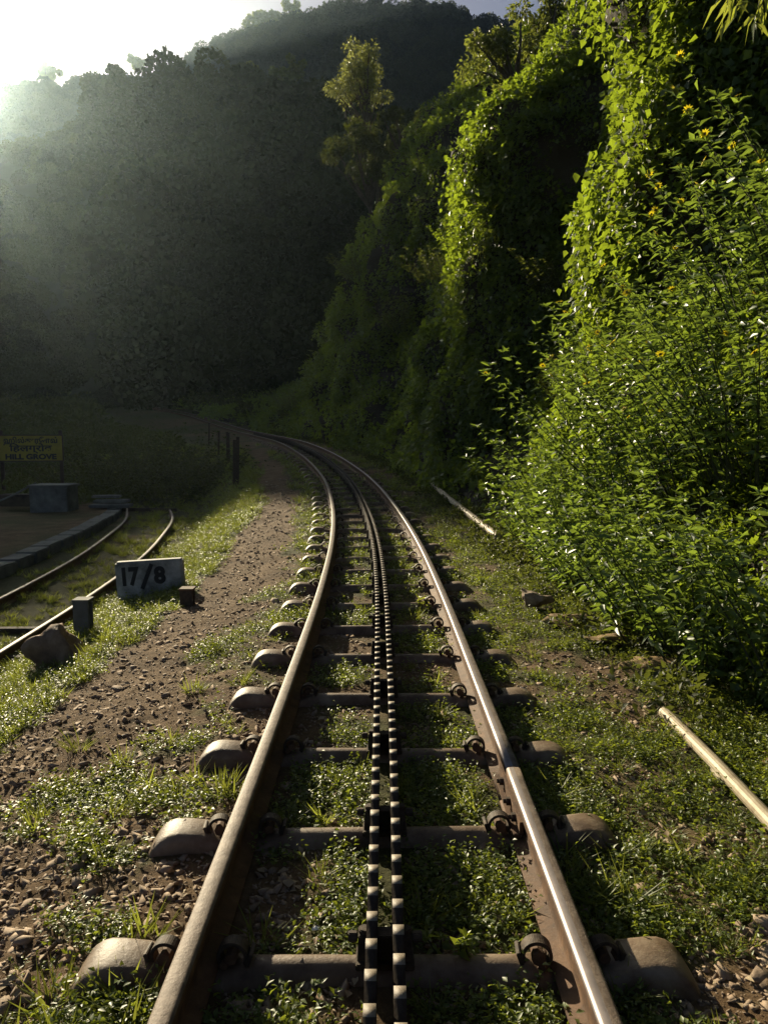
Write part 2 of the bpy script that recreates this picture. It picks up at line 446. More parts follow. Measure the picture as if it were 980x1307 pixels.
# ------------------------------------------------------------------ leaves
def leaf_tpl(w, fold=.12, droop=.15, belly=.38):
    V = np.array([(0, 0, 0), (-w, belly, fold), (0, belly + .05, 0), (w, belly, fold), (0, 1, -droop)], float)
    return V, np.array([(0, 2, 1), (0, 3, 2), (1, 2, 4), (2, 3, 4)])
LANCE, OVAL, HEART, BLADE = leaf_tpl(.17), leaf_tpl(.27), leaf_tpl(.40, .10, .2, .32), leaf_tpl(.05, .02, .3, .3)
STRAP = leaf_tpl(.085, .03, .25, .4)
QUAD = (np.array([(-.5, -.5, 0), (.5, -.5, .12), (.5, .5, 0), (-.5, .5, .12)]), np.array([(0, 1, 2, 3)]))
def basis(d, roll):
    """rotation taking local +Y to d, with roll (radians) of the blade about it"""
    d = d / np.linalg.norm(d, axis=1, keepdims=True)
    up = np.tile(np.array([0, 0, 1.0]), (len(d), 1))
    par = np.abs(d[:, 2]) > .95
    up[par] = (1, 0, 0)
    x = np.cross(d, up); x /= np.linalg.norm(x, axis=1, keepdims=True)
    z = np.cross(x, d)
    c, s = np.cos(roll)[:, None], np.sin(roll)[:, None]
    return np.stack([x * c + z * s, d, -x * s + z * c], -1)
def leaves(tpl, P, D, S, roll_amp=.8, rg=rng):
    P, D, S = np.asarray(P, float), np.asarray(D, float), np.asarray(S, float)
    Rm = basis(D, rg.normal(0, roll_amp, len(P)))
    V, F = tpl
    W = np.einsum('nij,kj->nki', Rm, V) * S[:, None, None] + P[:, None, :]
    k = len(V)
    FF = (F[None] + (np.arange(len(P)) * k)[:, None, None]).reshape(-1, F.shape[1])
    return W.reshape(-1, 3), FF
def sph(n, rg=rng):
    v = rg.normal(size=(n, 3))
    return v / np.linalg.norm(v, axis=1, keepdims=True)

def proto(name, V, F, m):
    return bpy.data.objects.new(name, np_mesh(name, V, F, [m]))

def scatter(name, P, rot, scl, pick, protos, kind='stuff'):
    """instanced ground cover: one object of kind stuff"""
    c = bpy.data.collections.new(name + '_sources')
    for p in protos: c.objects.link(p)
    me = bpy.data.meshes.new(name)
    P = np.asarray(P, np.float32)
    me.vertices.add(len(P)); me.vertices.foreach_set('co', P.ravel())
    a = me.attributes.new('rot', 'FLOAT_VECTOR', 'POINT'); a.data.foreach_set('vector', np.asarray(rot, np.float32).ravel())
    a = me.attributes.new('scl', 'FLOAT', 'POINT'); a.data.foreach_set('value', np.asarray(scl, np.float32))
    a = me.attributes.new('pick', 'INT', 'POINT'); a.data.foreach_set('value', np.asarray(pick, np.int32))
    o = link(name, me)
    g = bpy.data.node_groups.new(name, 'GeometryNodeTree')
    g.interface.new_socket('Geometry', in_out='INPUT', socket_type='NodeSocketGeometry')
    g.interface.new_socket('Geometry', in_out='OUTPUT', socket_type='NodeSocketGeometry')
    gi, go = g.nodes.new('NodeGroupInput'), g.nodes.new('NodeGroupOutput')
    ip = g.nodes.new('GeometryNodeInstanceOnPoints')
    ci = g.nodes.new('GeometryNodeCollectionInfo')
    ci.inputs['Collection'].default_value = c
    ci.inputs['Separate Children'].default_value = True
    ci.inputs['Reset Children'].default_value = True
    ip.inputs['Pick Instance'].default_value = True
    def attr(nm, dt):
        n = g.nodes.new('GeometryNodeInputNamedAttribute'); n.data_type = dt
        n.inputs['Name'].default_value = nm
        return n.outputs['Attribute']
    g.links.new(gi.outputs[0], ip.inputs['Points'])
    g.links.new(ci.outputs[0], ip.inputs['Instance'])
    g.links.new(attr('rot', 'FLOAT_VECTOR'), ip.inputs['Rotation'])
    g.links.new(attr('scl', 'FLOAT'), ip.inputs['Scale'])
    g.links.new(attr('pick', 'INT'), ip.inputs['Instance Index'])
    g.links.new(ip.outputs[0], go.inputs[0])
    md = o.modifiers.new('scatter', 'NODES'); md.node_group = g
    return set_props(o, kind=kind)

# ---- creeper on the bank
def creeper_proto(i):
    rg = np.random.default_rng(100 + i)
    P, D, S = [], [], []
    for k in range(5):
        y0, ph = rg.normal(0, .13), rg.uniform(0, 6)
        L = rg.uniform(.35, .75)
        for t in np.linspace(0, 1, 8):
            P.append((.05 + .10 * rg.random() + .10 * math.sin(ph + t * 3) * t, y0 + .06 * math.sin(ph + 5 * t) + rg.normal(0, .03), .2 - L * t))
            D.append((.75 + rg.normal(0, .35), rg.normal(0, .55), -.85 + rg.normal(0, .35)))
            S.append(rg.uniform(.055, .105))
    return proto('creeper_spray', *leaves(HEART, P, D, S, .5, rg), M['creeper'])
def clump_proto(i, tpl, m, n=46, r=.28, s=(.06, .12), name='leaf_clump', up=.5):
    rg = np.random.default_rng(200 + i)
    d = sph(n, rg); d[:, 2] = np.abs(d[:, 2]) * 1.1 - .2
    P = d * (r * rg.uniform(.45, 1, n) ** .7)[:, None]
    D = d + rg.normal(0, .45, (n, 3)) + (0, 0, up - .5)
    return proto(name, *leaves(tpl, P, D, rg.uniform(*s, n), .7, rg), m)
def surf_sample(V, Fq, w, n):
    p = V[Fq]
    a, c = p[:, 2] - p[:, 0], p[:, 3] - p[:, 1]
    nr = np.cross(a, c); ar = np.linalg.norm(nr, axis=1)
    nr = nr / np.maximum(ar, 1e-9)[:, None]
    ctr = p.mean(1)
    ww = ar * w(ctr, nr)
    i = rng.choice(len(Fq), n, p=ww / ww.sum())
    s, t = rng.random(n)[:, None], rng.random(n)[:, None]
    q = p[i]
    return (q[:, 0] * (1 - s) + q[:, 1] * s) * (1 - t) + (q[:, 3] * (1 - s) + q[:, 2] * s) * t, nr[i]
def bank_weight(c, n):
    d = np.clip(c[:, 1], 3, 60)
    w = 60.0 / d ** 1.25
    patch = sstep(fbm(c[:, 0] * .8, c[:, 1] * .8, c[:, 2] * .8), -.30, .10)
    vis = (c[:, 0] < .62 * c[:, 1] + 1.5)
    return w * (.10 + .90 * patch) * np.where(vis, 1, .12) * np.where(c[:, 1] < 2, .1, 1)
BVf = BV.reshape(-1, 3)
P, NN = surf_sample(BVf, BF, bank_weight, 21000)
NN = np.where((NN[:, :1] > 0) & (np.abs(NN[:, 2:]) < .9), -NN, NN)
NN = np.where(NN[:, 2:] < -.6, -NN, NN)
P = P + NN * rng.uniform(-.02, .14, len(P))[:, None]
yaw = np.arctan2(NN[:, 1], NN[:, 0]) + rng.normal(0, .45, len(P))
flat = NN[:, 2] > .55
pick = np.where(flat | (rng.random(len(P)) < .25), rng.integers(4, 7, len(P)), rng.integers(0, 4, len(P)))
rot = np.stack([rng.normal(0, .2, len(P)), rng.normal(0, .25, len(P)), yaw], -1)
scl = rng.uniform(.75, 1.25, len(P)) * (1 + np.clip(P[:, 1] - 10, 0, 80) * .024) * np.where(P[:, 1] < 7.6, .55, 1)
scatter('bank_creeper', P, rot, scl, pick, [creeper_proto(i) for i in range(4)] + [clump_proto(i, HEART, M['creeper']) for i in range(3)])

# ---- forest on the two hills
def crown_proto(i, m, n=4600, r=4.0, s=(.17, .36)):
    rg = np.random.default_rng(300 + i)
    lob = sph(14, rg) * r * rg.uniform(.4, .75, 14)[:, None] * np.array([1, 1, .8]) + (0, 0, r * .1)
    lr = rg.uniform(.25, .5, 14) * r
    k = rg.integers(0, 14, n)
    d = sph(n, rg)
    P = lob[k] + d * (lr[k] * rg.uniform(.75, 1.05, n))[:, None]
    D = d + rg.normal(0, .6, (n, 3))
    return proto('crown_source', *leaves(QUAD, P, D, rg.uniform(*s, n), 1.5, rg), m)
def hill_points(n, rd, drop, r0, r1, z0, amp, a0, a1, rmin):
    az = rng.uniform(a0, a1, n); r = np.sqrt(rng.uniform(rmin**2, (r1 + 4)**2, n))
    z = hill_height(rd, drop, r0, r1, z0, az, r, amp)
    return np.stack([np.sin(az) * r, np.cos(az) * r, z], -1), az, r
P1, az1, r1_ = hill_points(2300, RM, 3.4, MID_R0, MID_R1, 2.5, 5.0, R(-48), R(24), 91)
notch = (az1 > R(-29.4)) & (az1 < R(-24.7)) & (r1_ > 135)  # made-up gap in the ridge: crowns kept small so the sun passes
s1 = rng.uniform(.7, 1.6, len(P1)) * np.where(notch, .28, np.where((az1 > R(-32.7)) & (az1 < R(-19.0)), .45, 1))
P1[:, 2] += s1 * .9
big = (rng.random(len(P1)) < .07) & (az1 > R(-17)) & (r1_ < 150)
s1 = np.where(big, rng.uniform(1.7, 2.3, len(P1)), s1); P1[:, 2] += np.where(big, 2.2, 0)
P2, az2, r2_ = hill_points(5200, RF, 11, FAR_R0, FAR_R1, 5.0, 11.0, R(-44), R(22), 330)
s2 = rng.uniform(1.5, 3.4, len(P2)) * np.where((az2 > R(-31)) & (az2 < R(-26.6)), .45, 1)  # far crowns shrunk as well in the gap added for the sun
P2[:, 2] += s2 * 1.2
PP = np.concatenate([P1, P2]); n = len(PP)
rot = np.stack([rng.normal(0, .15, n), rng.normal(0, .15, n), rng.uniform(0, 6.28, n)], -1)
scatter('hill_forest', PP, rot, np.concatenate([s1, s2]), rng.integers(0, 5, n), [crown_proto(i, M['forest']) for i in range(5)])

# ---- weeds, grass and gravel on the ground
def weed_proto(i):
    rg = np.random.default_rng(400 + i)
    P, D, S = [], [], []
    for k in range(11):
        a, rr = rg.uniform(0, 6.28), .075 * math.sqrt(rg.random())
        h = rg.uniform(.015, .07)
        bx, by = math.cos(a) * rr, math.sin(a) * rr
        for j in range(5):
            t = (j + 1) / 5
            b_ = rg.uniform(0, 6.28)
            P.append((bx * (1 + .3 * t), by * (1 + .3 * t), h * t))
            D.append((math.cos(b_), math.sin(b_), rg.uniform(.0, .7)))
            S.append(rg.uniform(.012, .024))
    return proto('weed_source', *leaves(OVAL, P, D, S, .5, rg), M['weed'])
def tuft_proto(i, n=34, h=(.07, .16), tpl=leaf_tpl(.032, .012, .3, .3), m='grass'):
    rg = np.random.default_rng(500 + i)
    a = rg.uniform(0, 6.28, n); rr = .05 * np.sqrt(rg.random(n))
    P = np.stack([np.cos(a) * rr, np.sin(a) * rr, np.zeros(n)], -1)
    b_ = a + rg.normal(0, .7, n)
    tl = rg.uniform(.25, .95, n)
    D = np.stack([np.cos(b_) * tl, np.sin(b_) * tl, np.ones(n)], -1)
    return proto('tuft_source', *leaves(tpl, P, D, rg.uniform(*h, n), .6, rg), M[m])
def stone_geo(rg, sub=1, squash=(.9, .8, .55), rough=.28, flat=3):
    """angular broken stone: hull of a few random points (sub 0/1), or a rough cut boulder (sub 3)"""
    bm = bmesh.new()
    if sub < 2:
        for p in sph(9 if sub == 0 else 14, rg) * rg.uniform(.75, 1.1, 9 if sub == 0 else 14)[:, None]:
            bm.verts.new(p)
        r = bmesh.ops.convex_hull(bm, input=bm.verts[:])
        bmesh.ops.delete(bm, geom=[v for v in bm.verts if not v.link_faces], context='VERTS')
    else:
        bmesh.ops.create_icosphere(bm, subdivisions=sub + 1, radius=1)
    bm.verts.index_update()
    V = np.array([v.co for v in bm.verts]); F = np.array([[v.index for v in f.verts] for f in bm.faces]); bm.free()
    if sub >= 2:
        for k in range(flat + 4):
            d = sph(1, rg)[0]; h = rg.uniform(.38, .8)
            V = V - np.maximum(V @ d - h, 0)[:, None] * d
        V = V * (1 + rough * vnoise(V[:, 0] * 2 + rg.uniform(0, 50), V[:, 1] * 2, V[:, 2] * 2)[:, None])
    return V * np.array(squash), F
def ground_samples(n, x0, x1, y0, y1, p=1.6):
    """denser close to the camera"""
    u = rng.random(n)
    y = (y0 ** (1 - p) + u * (y1 ** (1 - p) - y0 ** (1 - p))) ** (1 / (1 - p))
    x = rng.uniform(x0, x1, n) + tcx(y)
    return x, y
def on_rail(x, y):
    o = x - tcx(y)
    return (np.abs(np.abs(o) - .54) < .085) | (np.abs(o) < .085)
SLEEP_Y = [1.36, 2.115, 2.86, 3.62, 4.42] + [5.23 + .79 * i for i in range(58)]
SLEEP_Y = np.array(SLEEP_Y)
def on_sleeper(x, y, m=.085):
    o = x - tcx(y)
    k = np.abs(y[:, None] - SLEEP_Y[None]).min(1)
    return (np.abs(o) < .98) & (k < m)
# weeds
x, y = ground_samples(26000, -5.2, 2.3, 1.25, 26, 1.5)
c = cover(x, y)
keep = (rng.random(len(x)) < sstep(c, .40, .85)) & ~on_rail(x, y) & ~on_sleeper(x, y) & ((x - tcx(y)) > -3.4 + rng.normal(0, .2, len(x)))
x, y = x[keep], y[keep]; n = len(x)
scl = rng.uniform(.55, 1.25, n) * (1 + np.clip(y - 5, 0, 20) * .07)
scatter('ground_weeds', np.stack([x, y, ground_z(x, y) - .006], -1), np.stack([rng.normal(0, .12, n), rng.normal(0, .12, n), rng.uniform(0, 6.28, n)], -1), scl, rng.integers(0, 5, n), [weed_proto(i) for i in range(5)])
# grass
x, y = ground_samples(15000, -9, 2.3, 1.4, 34, 1.25)
o_ = x - tcx(y)
gm = np.where(o_ < -2.0, .85, np.where(o_ > .75, .42, np.where(np.abs(o_) < .6, .10, .22)))
c = cover(x, y)
keep = (rng.random(len(x)) < gm * sstep(c, .3, .7)) & ~on_rail(x, y) & ~on_sleeper(x, y) & ~((o_ < -5.0) & (y < 20.5) & (rng.random(len(x)) < .75))
x, y = x[keep], y[keep]; n = len(x)
scl = rng.uniform(.4, 1.0, n) * np.where((x - tcx(y)) > .7, .62, 1) * (1 + np.clip(y - 8, 0, 25) * .05)
scatter('grass', np.stack([x, y, ground_z(x, y) - .01], -1), np.stack([rng.normal(0, .15, n), rng.normal(0, .15, n), rng.uniform(0, 6.28, n)], -1), scl, rng.integers(0, 4, n), [tuft_proto(i) for i in range(4)])
# gravel
def stone_proto(i):
    rg = np.random.default_rng(600 + i)
    V, F = stone_geo(rg, 0, (1, rg.uniform(.6, .9), rg.uniform(.28, .5)), .35, 5)
    return proto('gravel_source', V, F, M['stone'])
x, y = ground_samples(80000, -3.0, 2.2, 1.25, 20, 1.55)
c = cover(x, y)
keep = (rng.random(len(x)) < (1.0 - .72 * sstep(c, .3, .7))) & ~on_rail(x, y)
x, y = x[keep], y[keep]; n = len(x)
scl = np.clip(rng.lognormal(math.log(.0105), .65, n), .004, .042) * (1 + np.clip(y - 5, 0, 12) * .05)
scatter('ballast_gravel', np.stack([x, y, ground_z(x, y) + scl * .02], -1), rng.uniform(0, 6.28, (n, 3)) * (.12, .12, 1), scl, rng.integers(0, 6, n), [stone_proto(i) for i in range(6)])
# fallen dry leaves
def litter_proto(i):
    rg = np.random.default_rng(800 + i)
    V, F = leaves(OVAL, [(0, 0, .1)], [(0, 1, .05)], [1.0], .4, rg)
    return proto('fallen_leaf_source', V, F, M['litter'])
x, y = ground_samples(2600, -2.6, 2.4, 1.3, 18, 1.5)
keep = ~on_rail(x, y); x, y = x[keep], y[keep]; n = len(x)
scatter('fallen_leaves', np.stack([x, y, ground_z(x, y) + .006], -1), np.stack([rng.normal(0, .35, n), rng.normal(0, .35, n), rng.uniform(0, 6.28, n)], -1), rng.uniform(.018, .05, n), rng.integers(0, 4, n), [litter_proto(i) for i in range(4)])
# undergrowth beyond the siding and along the foot of the bank
x = rng.uniform(-26, -3.0, 2600); y = rng.uniform(20.5, 60, 2600)
fy = rng.uniform(48, 104, 3200); fx = rng.uniform(-75, 10, 3200)
o_ = x - tcx(y)
keep = (o_ < -2.7 - .05 * y - .14 * np.maximum(y - 36, 0)) & ~((y < 23) & (o_ > -6.5))
xa, ya = x[keep], y[keep]
yb = rng.uniform(4, 60, 900); xb = tcx(yb) + rng.uniform(1.35, 2.3, 900) + np.clip(yb - 14, 0, 5) * .0
xc = rng.uniform(-16, -7.2, 500); yc = rng.uniform(21, 24, 500)
x, y = np.concatenate([xa, xb, xc]), np.concatenate([ya, yb, yc]); n = len(x)
fk = np.abs(fx - tcx(fy)) > 2.6; fx, fy = fx[fk], fy[fk]
x, y = np.concatenate([x, fx]), np.concatenate([y, fy]); n = len(x)
scl = np.concatenate([rng.uniform(1.0, 2.3, len(xa)), rng.uniform(.35, .8, len(xb)), rng.uniform(.8, 1.5, len(xc)), np.where((fx < tcx(fy)) & (np.arctan2(fx, fy) > R(-20.5)), np.where(fx > tcx(fy) - 9, rng.uniform(.5, .9, len(fx)), rng.uniform(.8, 1.8, len(fx))), rng.uniform(2.5, 6.5, len(fx)))])
scatter('undergrowth', np.stack([x, y, ground_z(x, y) + .02 * scl], -1), np.stack([rng.normal(0, .2, n), rng.normal(0, .2, n), rng.uniform(0, 6.28, n)], -1), scl, rng.integers(0, 3, n), [clump_proto(20 + i, OVAL, M['shrub'], 60, .3, (.05, .11), 'undergrowth_source') for i in range(3)])

# ------------------------------------------------------------------ rails
def sweep(name, prof, y0, y1, off, step, mats, mi, z_off=0.0, parent=None, path=None):
    """a closed profile [(lateral, height)] carried along the track; one material index per profile edge"""
    yy = np.arange(y0, y1, step); yy = np.append(yy, y1)
    if path is None:
        th = np.arctan(tslope(yy))
        X = tcx(yy)[:, None]; Z = tcz(yy)[:, None]; cxy = np.cos(th)[:, None]; sxy = np.sin(th)[:, None]
        Yb = yy[:, None]
    else:
        X, Yb, Z, cxy, sxy = path(yy)
    pr = np.array(prof, float)
    lat = off + pr[None, :, 0]
    V = np.stack([X + lat * cxy, Yb - lat * sxy, Z + z_off + pr[None, :, 1] + 0 * lat], -1)
    k, m_ = len(pr), len(yy)
    ii = np.arange(m_ * k).reshape(m_, k)
    nx_ = np.roll(ii, -1, 1)
    F = np.stack([ii[:-1], nx_[:-1], nx_[1:], ii[1:]], -1).reshape(-1, 4)
    mis = np.tile(np.array(mi), m_ - 1)
    caps = np.array([list(ii[0])[::-1], list(ii[-1])])
    me = np_mesh(name, V.reshape(-1, 3), [F, caps], mats, np.concatenate([mis, [0, 0]]))
    return link(name, me, parent)
RP = [(p[0], p[1] if p[1] < .07 else p[1] + .016) for p in [(-.055, .022), (.055, .022), (.055, .030), (.012, .044), (.0085, .060), (.0085, .108), (.028, .120), (.030, .128), (.030, .150), (.027, .157), (.019, .161), (0, .162), (-.019, .161), (-.027, .157), (-.030, .150), (-.030, .128), (-.028, .120), (-.0085, .108), (-.0085, .060), (-.012, .044), (-.055, .030)]]
RMI = [0] * 21
RMI_L = list(RMI); RMI_R = list(RMI)
for k in range(8, 14): RMI_L[k] = 1
for k in range(8, 14): RMI_R[k] = 1
for k in (11, 12, 13): RMI_R[k] = 2
RM_ = [M['rust'], M['rail_top_worn'], M['rail_top_bright']]
set_props(sweep('running_rail', RP, -4, 114, -.54, .35, RM_, RMI_L),
          'long rusty left running rail of the rack line with a matt brown top', 'rail', 'running rails of the rack line')
JOINT = 3.12
rr_near = set_props(sweep('running_rail', RP, -4, JOINT - .003, .54, .35, RM_, RMI_R),
          'near length of the right running rail with a polished strip, ending at the joint', 'rail', 'running rails of the rack line')
set_props(sweep('running_rail', RP, JOINT + .003, 114, .54, .35, RM_, RMI_R),
          'far length of the right running rail curving away beyond the joint', 'rail', 'running rails of the rack line')
# joint bar with bolts inside the near right rail
m = MB(); m.box((.54 - .020, JOINT - .08, .078), (.016, .52, .05)); m.box((.54 - .034, JOINT - .08, .048), (.03, .52, .012))
fp = m.build('joint_bar', M['rust'], rr_near, bevel=.002)
for dy in (-.25, -.12, .06):
    m = MB(); m.tube([(.495, JOINT + dy, .078), (.515, JOINT + dy, .078)], .017, 6); m.tube([(.483, JOINT + dy, .078), (.4955, JOINT + dy, .078)], .009, 8)
    m.build('bolt', M['dark_iron'], fp)

# ------------------------------------------------------------------ rack: two toothed bars, teeth staggered
rack = empty('rack_rail', (0, 0, 0))
set_props(rack, 'twin toothed rack bars running along the middle of the track', 'rack rail')
def rack_bar(off, phase, y1=46.0):
    pitch, hw = .1205, .0155
    V, F = [], []
    prof = []
    k = 0
    y = -1.0 + phase
    while y < y1:
        prof += [(y, .140), (y + .026, .205), (y + .026 + .044, .205), (y + .096, .140)]
        y += pitch
    pr = np.array(prof)
    th = np.arctan(tslope(pr[:, 0]))
    def pt(lat, z):
        return np.stack([tcx(pr[:, 0]) + lat * np.cos(th), pr[:, 0] - lat * np.sin(th), tcz(pr[:, 0]) + z], -1)
    n = len(pr)
    V = np.concatenate([pt(off - hw, pr[:, 1]), pt(off + hw, pr[:, 1]), pt(off - hw, .06 + 0 * pr[:, 1]), pt(off + hw, .06 + 0 * pr[:, 1])])
    i = np.arange(n - 1)
    top = np.stack([i, i + n, i + n + 1, i + 1], -1)
    le = np.stack([i, i + 1, i + 1 + 2 * n, i + 2 * n], -1)
    ri = np.stack([i + n, i + 3 * n, i + 1 + 3 * n, i + 1 + n], -1)
    bo = np.stack([i + 2 * n, i + 2 * n + 1, i + 3 * n + 1, i + 3 * n], -1)
    return link('rack_bar', np_mesh('rack_bar', V, [np.concatenate([top, le, ri, bo])], [M['rack'], M['tooth']],
        np.concatenate([(i % 4 == 1).astype(int), np.zeros(3 * (n - 1), int)])), rack)
rack_bar(-.037, .01); rack_bar(.037, .01 + .06)
def chair_mesh():
    m = MB()
    m.box((0, 0, .042), (.17, .085, .02))
    for s in (-1, 1):
        m.box((s * .0655, 0, .085), (.030, .055, .085), None, 0, .8)
        m.tube([(s * .080, 0, .112), (s * .108, 0, .112)], .017, 6)
        m.tube([(s * .06, 0, .14), (s * .06, 0, .126)], .02, 6)
    m.box((0, 0, .09), (.044, .05, .075))
    o = m.build('rack_chair', M['dark_iron'], rack, bevel=.003)
    return o
chair0 = chair_mesh()

# ------------------------------------------------------------------ steel trough sleepers
def sleeper_mesh():
    xs = [-.925, -.91, -.895, -.875, -.85, -.82, -.78, -.70, -.64, -.60, -.48, -.44, -.38, -.2, 0]
    xs = xs + [-v for v in xs[-2::-1]]
    V, F = [], []
    K = 13
    for x in xs:
        a = abs(x)
        hw = float(np.interp(a, [0, .38, .44, .65, .78, .85, .925], [.060, .062, .078, .082, .088, .106, .152]))
        top = float(np.interp(a, [0, .38, .44, .48, .60, .65, .70, .78, .82, .85, .875, .895, .925], [.044, .044, .034, .0205, .0205, .036, .060, .068, .064, .052, .034, .006, -.085]))
        e = float(np.interp(a, [0, .38, .46, .7, .85, .925], [.85, .85, .5, .34, .40, .7]))
        h = float(np.interp(a, [0, .4, .7, .86, .925], [.11, .11, .118, .122, .10]))
        for k in range(K):
            q = math.pi * k / (K - 1)
            c, s = math.cos(q), math.sin(q)
            V.append((x, hw * math.copysign(abs(c) ** e, c), top - h + h * abs(s) ** e))
    for i in range(len(xs) - 1):
        for k in range(K - 1):
            F.append((i * K + k, i * K + k + 1, (i + 1) * K + k + 1, (i + 1) * K + k))
    F.append(tuple(range(K))); F.append(tuple((len(xs) - 1) * K + k for k in range(K))[::-1])
    m = MB(); m.add(V, F)
    o = m.build('steel_sleeper', M['sleeper'], smooth=True)
    return o.data, o
def jaw_mesh():
    m = MB()
    # curled spring clip standing on the sleeper beside the rail foot
    n, V, F = 15, [], []
    for i in range(n):
        q = R(-40 + 250 * i / (n - 1))
        for rr, yy in ((.046, -.022), (.046, .022), (.035, .022), (.035, -.022)):
            V.append((-.012 + rr * math.cos(q), yy, .060 + rr * math.sin(q)))
    for i in range(n - 1):
        for k in range(4):
            F.append((i * 4 + k, i * 4 + (k + 1) % 4, (i + 1) * 4 + (k + 1) % 4, (i + 1) * 4 + k))
    F += [(3, 2, 1, 0), tuple((n - 1) * 4 + k for k in range(4))]
    m.add(V, F)
    m.box((-.062, 0, .056), (.012, .06, .04), Matrix.Rotation(-.35, 3, 'Y'))
    return m.build('rail_clip', M['dark_iron'], smooth=False, bevel=.002)
def pin_mesh():
    m = MB()
    m.tube([(-.010, -.035, .062), (-.010, .030, .060)], [.020, .017], 8)
    m.tube([(.0, -.036, .035), (.012, .03, .040)], .013, 6)
    return m.build('wedge_key', M['rust'])
sl_me, sl0 = sleeper_mesh()
jaw0, key0 = jaw_mesh(), pin_mesh()
ORD = 'first second third fourth fifth sixth seventh eighth ninth tenth eleventh twelfth thirteenth fourteenth fifteenth sixteenth seventeenth eighteenth nineteenth twentieth'.split()
used0 = False
for i, y in enumerate(SLEEP_Y):
    if y > 40: break
    th = math.atan(float(tslope(y)))
    loc = (float(tcx(y)), float(y), float(tcz(y)) - .0)
    s = sl0 if i == 0 else sl0.copy()
    if i: COL.objects.link(s)
    s.location = loc
    s.rotation_euler = (random.uniform(-.03, .03), random.uniform(-.006, .006), -th + random.uniform(-.012, .012))
    if i == 0: lab = 'steel trough sleeper at the very bottom edge, mostly below the frame'
    elif i <= 20: lab = f'{ORD[i-1]} fully visible steel trough sleeper up the track from the camera'
    else: lab = 'small distant steel trough sleeper under the curving track'
    set_props(s, lab, 'sleeper', 'steel sleepers under the rack line' if i <= 20 else 'distant sleepers on the curve')
    # chair of the rack on this sleeper
    ch = chair0 if i == 0 else chair0.copy()
    if i: COL.objects.link(ch); ch.parent = rack
    ch.location = loc; ch.rotation_euler = (0, 0, -th)
    if i < 24:
        for px, rz in ((-.625, 0), (-.455, math.pi), (.455, 0), (.625, math.pi)):
            j = jaw0.copy(); COL.objects.link(j); j.parent = s
            j.location = (px, 0, .0); j.rotation_euler = (0, 0, rz + random.uniform(-.08, .08))
            if i < 10:
                k = key0.copy(); COL.objects.link(k); k.parent = j
for o in (jaw0, key0): bpy.data.objects.remove(o)

# ------------------------------------------------------------------ siding on the left
SY = [5.0, 7.0, 9.0, 12.3, 15.0, 17.5, 20.4]
SX = [-4.02, -4.07, -4.14, -4.42, -4.85, -5.35, -6.25]
def siding_path(yy):
    X = hermite(SY, SX, yy)[:, None]
    th = np.arctan(np.gradient(X[:, 0], yy))[:, None]
    return X, yy[:, None], np.full((len(yy), 1), -.60), np.cos(th), np.sin(th)
SP_ = [(p[0] * .9, p[1] * .78) for p in RP]
for off, y1, lab in ((-.52, 20.3, 'left rail of the overgrown siding, nearer the platform'), (.52, 19.6, 'right rail of the overgrown siding, passing behind the white milestone')):
    set_props(sweep('siding_rail', SP_, 4.0, y1, off, .25, RM_, RMI_L, 0.0, None, siding_path), lab, 'rail', 'rails of the siding')
def siding_x(y): return float(hermite(SY, SX, [y])[0])
for k, (y, lab) in enumerate(((7.05, 'nearest half-buried pale siding tie at the left edge'), (8.1, 'second half-buried pale siding tie behind the nearest one'), (20.0, 'dark tie closing the far end of the siding rails'))):
    m = MB(); m.box((0, 0, 0), (1.5 if k < 2 else 1.5, .11, .09))
    o = m.build('siding_tie', M['wood'], bevel=.012, loc=(siding_x(y), y, -.575 if k < 2 else -.50))
    o.rotation_euler = (0, 0, .02 if k < 2 else -.12)
    set_props(o, lab, 'siding tie')

# ------------------------------------------------------------------ platform with edging stones
PE = [(-6.2, 3.0), (-5.75, 8.0), (-5.62, 11.0), (-5.85, 14.0), (-6.2, 16.8), (-6.65, 19.2), (-7.3, 21.2)]
pey = np.array([p[1] for p in PE]); pex = np.array([p[0] for p in PE])
yy = np.linspace(3, 21.2, 60)
ex = hermite(pey, pex, yy)
rows = []
for xo in (0, -.3, -1, -2, -4, -8, -14):
    zz = -.42 + .025 * fbm(yy * 1.3, 0 * yy + xo, 2.0) - (0.02 if xo == 0 else 0)
    rows.append(np.stack([ex + xo - .02, yy, zz], -1))
rows.insert(0, np.stack([ex - .02, yy, np.full(len(yy), -.8)], -1))
V = np.stack(rows, 0); n0_, n1_ = V.shape[:2]
ii = np.arange(n0_ * n1_).reshape(n0_, n1_)
F = np.stack([ii[:-1, :-1], ii[:-1, 1:], ii[1:, 1:], ii[1:, :-1]], -1).reshape(-1, 4)
me = np_mesh('platform', V.reshape(-1, 3), F, [M['ground']], smooth=False)
ca = me.attributes.new('cover', 'FLOAT', 'POINT')
ca.data.foreach_set('value', np.clip(.35 + fbm(V[..., 0], V[..., 1]) * 1.2, 0, 1).astype(np.float32).ravel())
plat = set_props(link('platform', me), kind='structure')
m = MB(); m.box((0, 0, 0), (.34, .66, .2)); es0 = m.build('edging_stone', M['concrete'], plat, bevel=.018)
y = 8.6; k = 0
while y < 21.0:
    e = es0 if k == 0 else es0.copy()
    if k: COL.objects.link(e); e.parent = plat
    th = math.atan(float(np.interp(y, yy, np.gradient(ex, yy))))
    e.location = (float(np.interp(y, yy, ex)) - .10 + random.uniform(-.015, .015), y, -.50 + random.uniform(-.012, .012))
    e.rotation_euler = (random.uniform(-.02, .02), random.uniform(-.02, .02), -th)
    e.scale = (1, random.uniform(.88, .99), 1)
    y += .68; k += 1

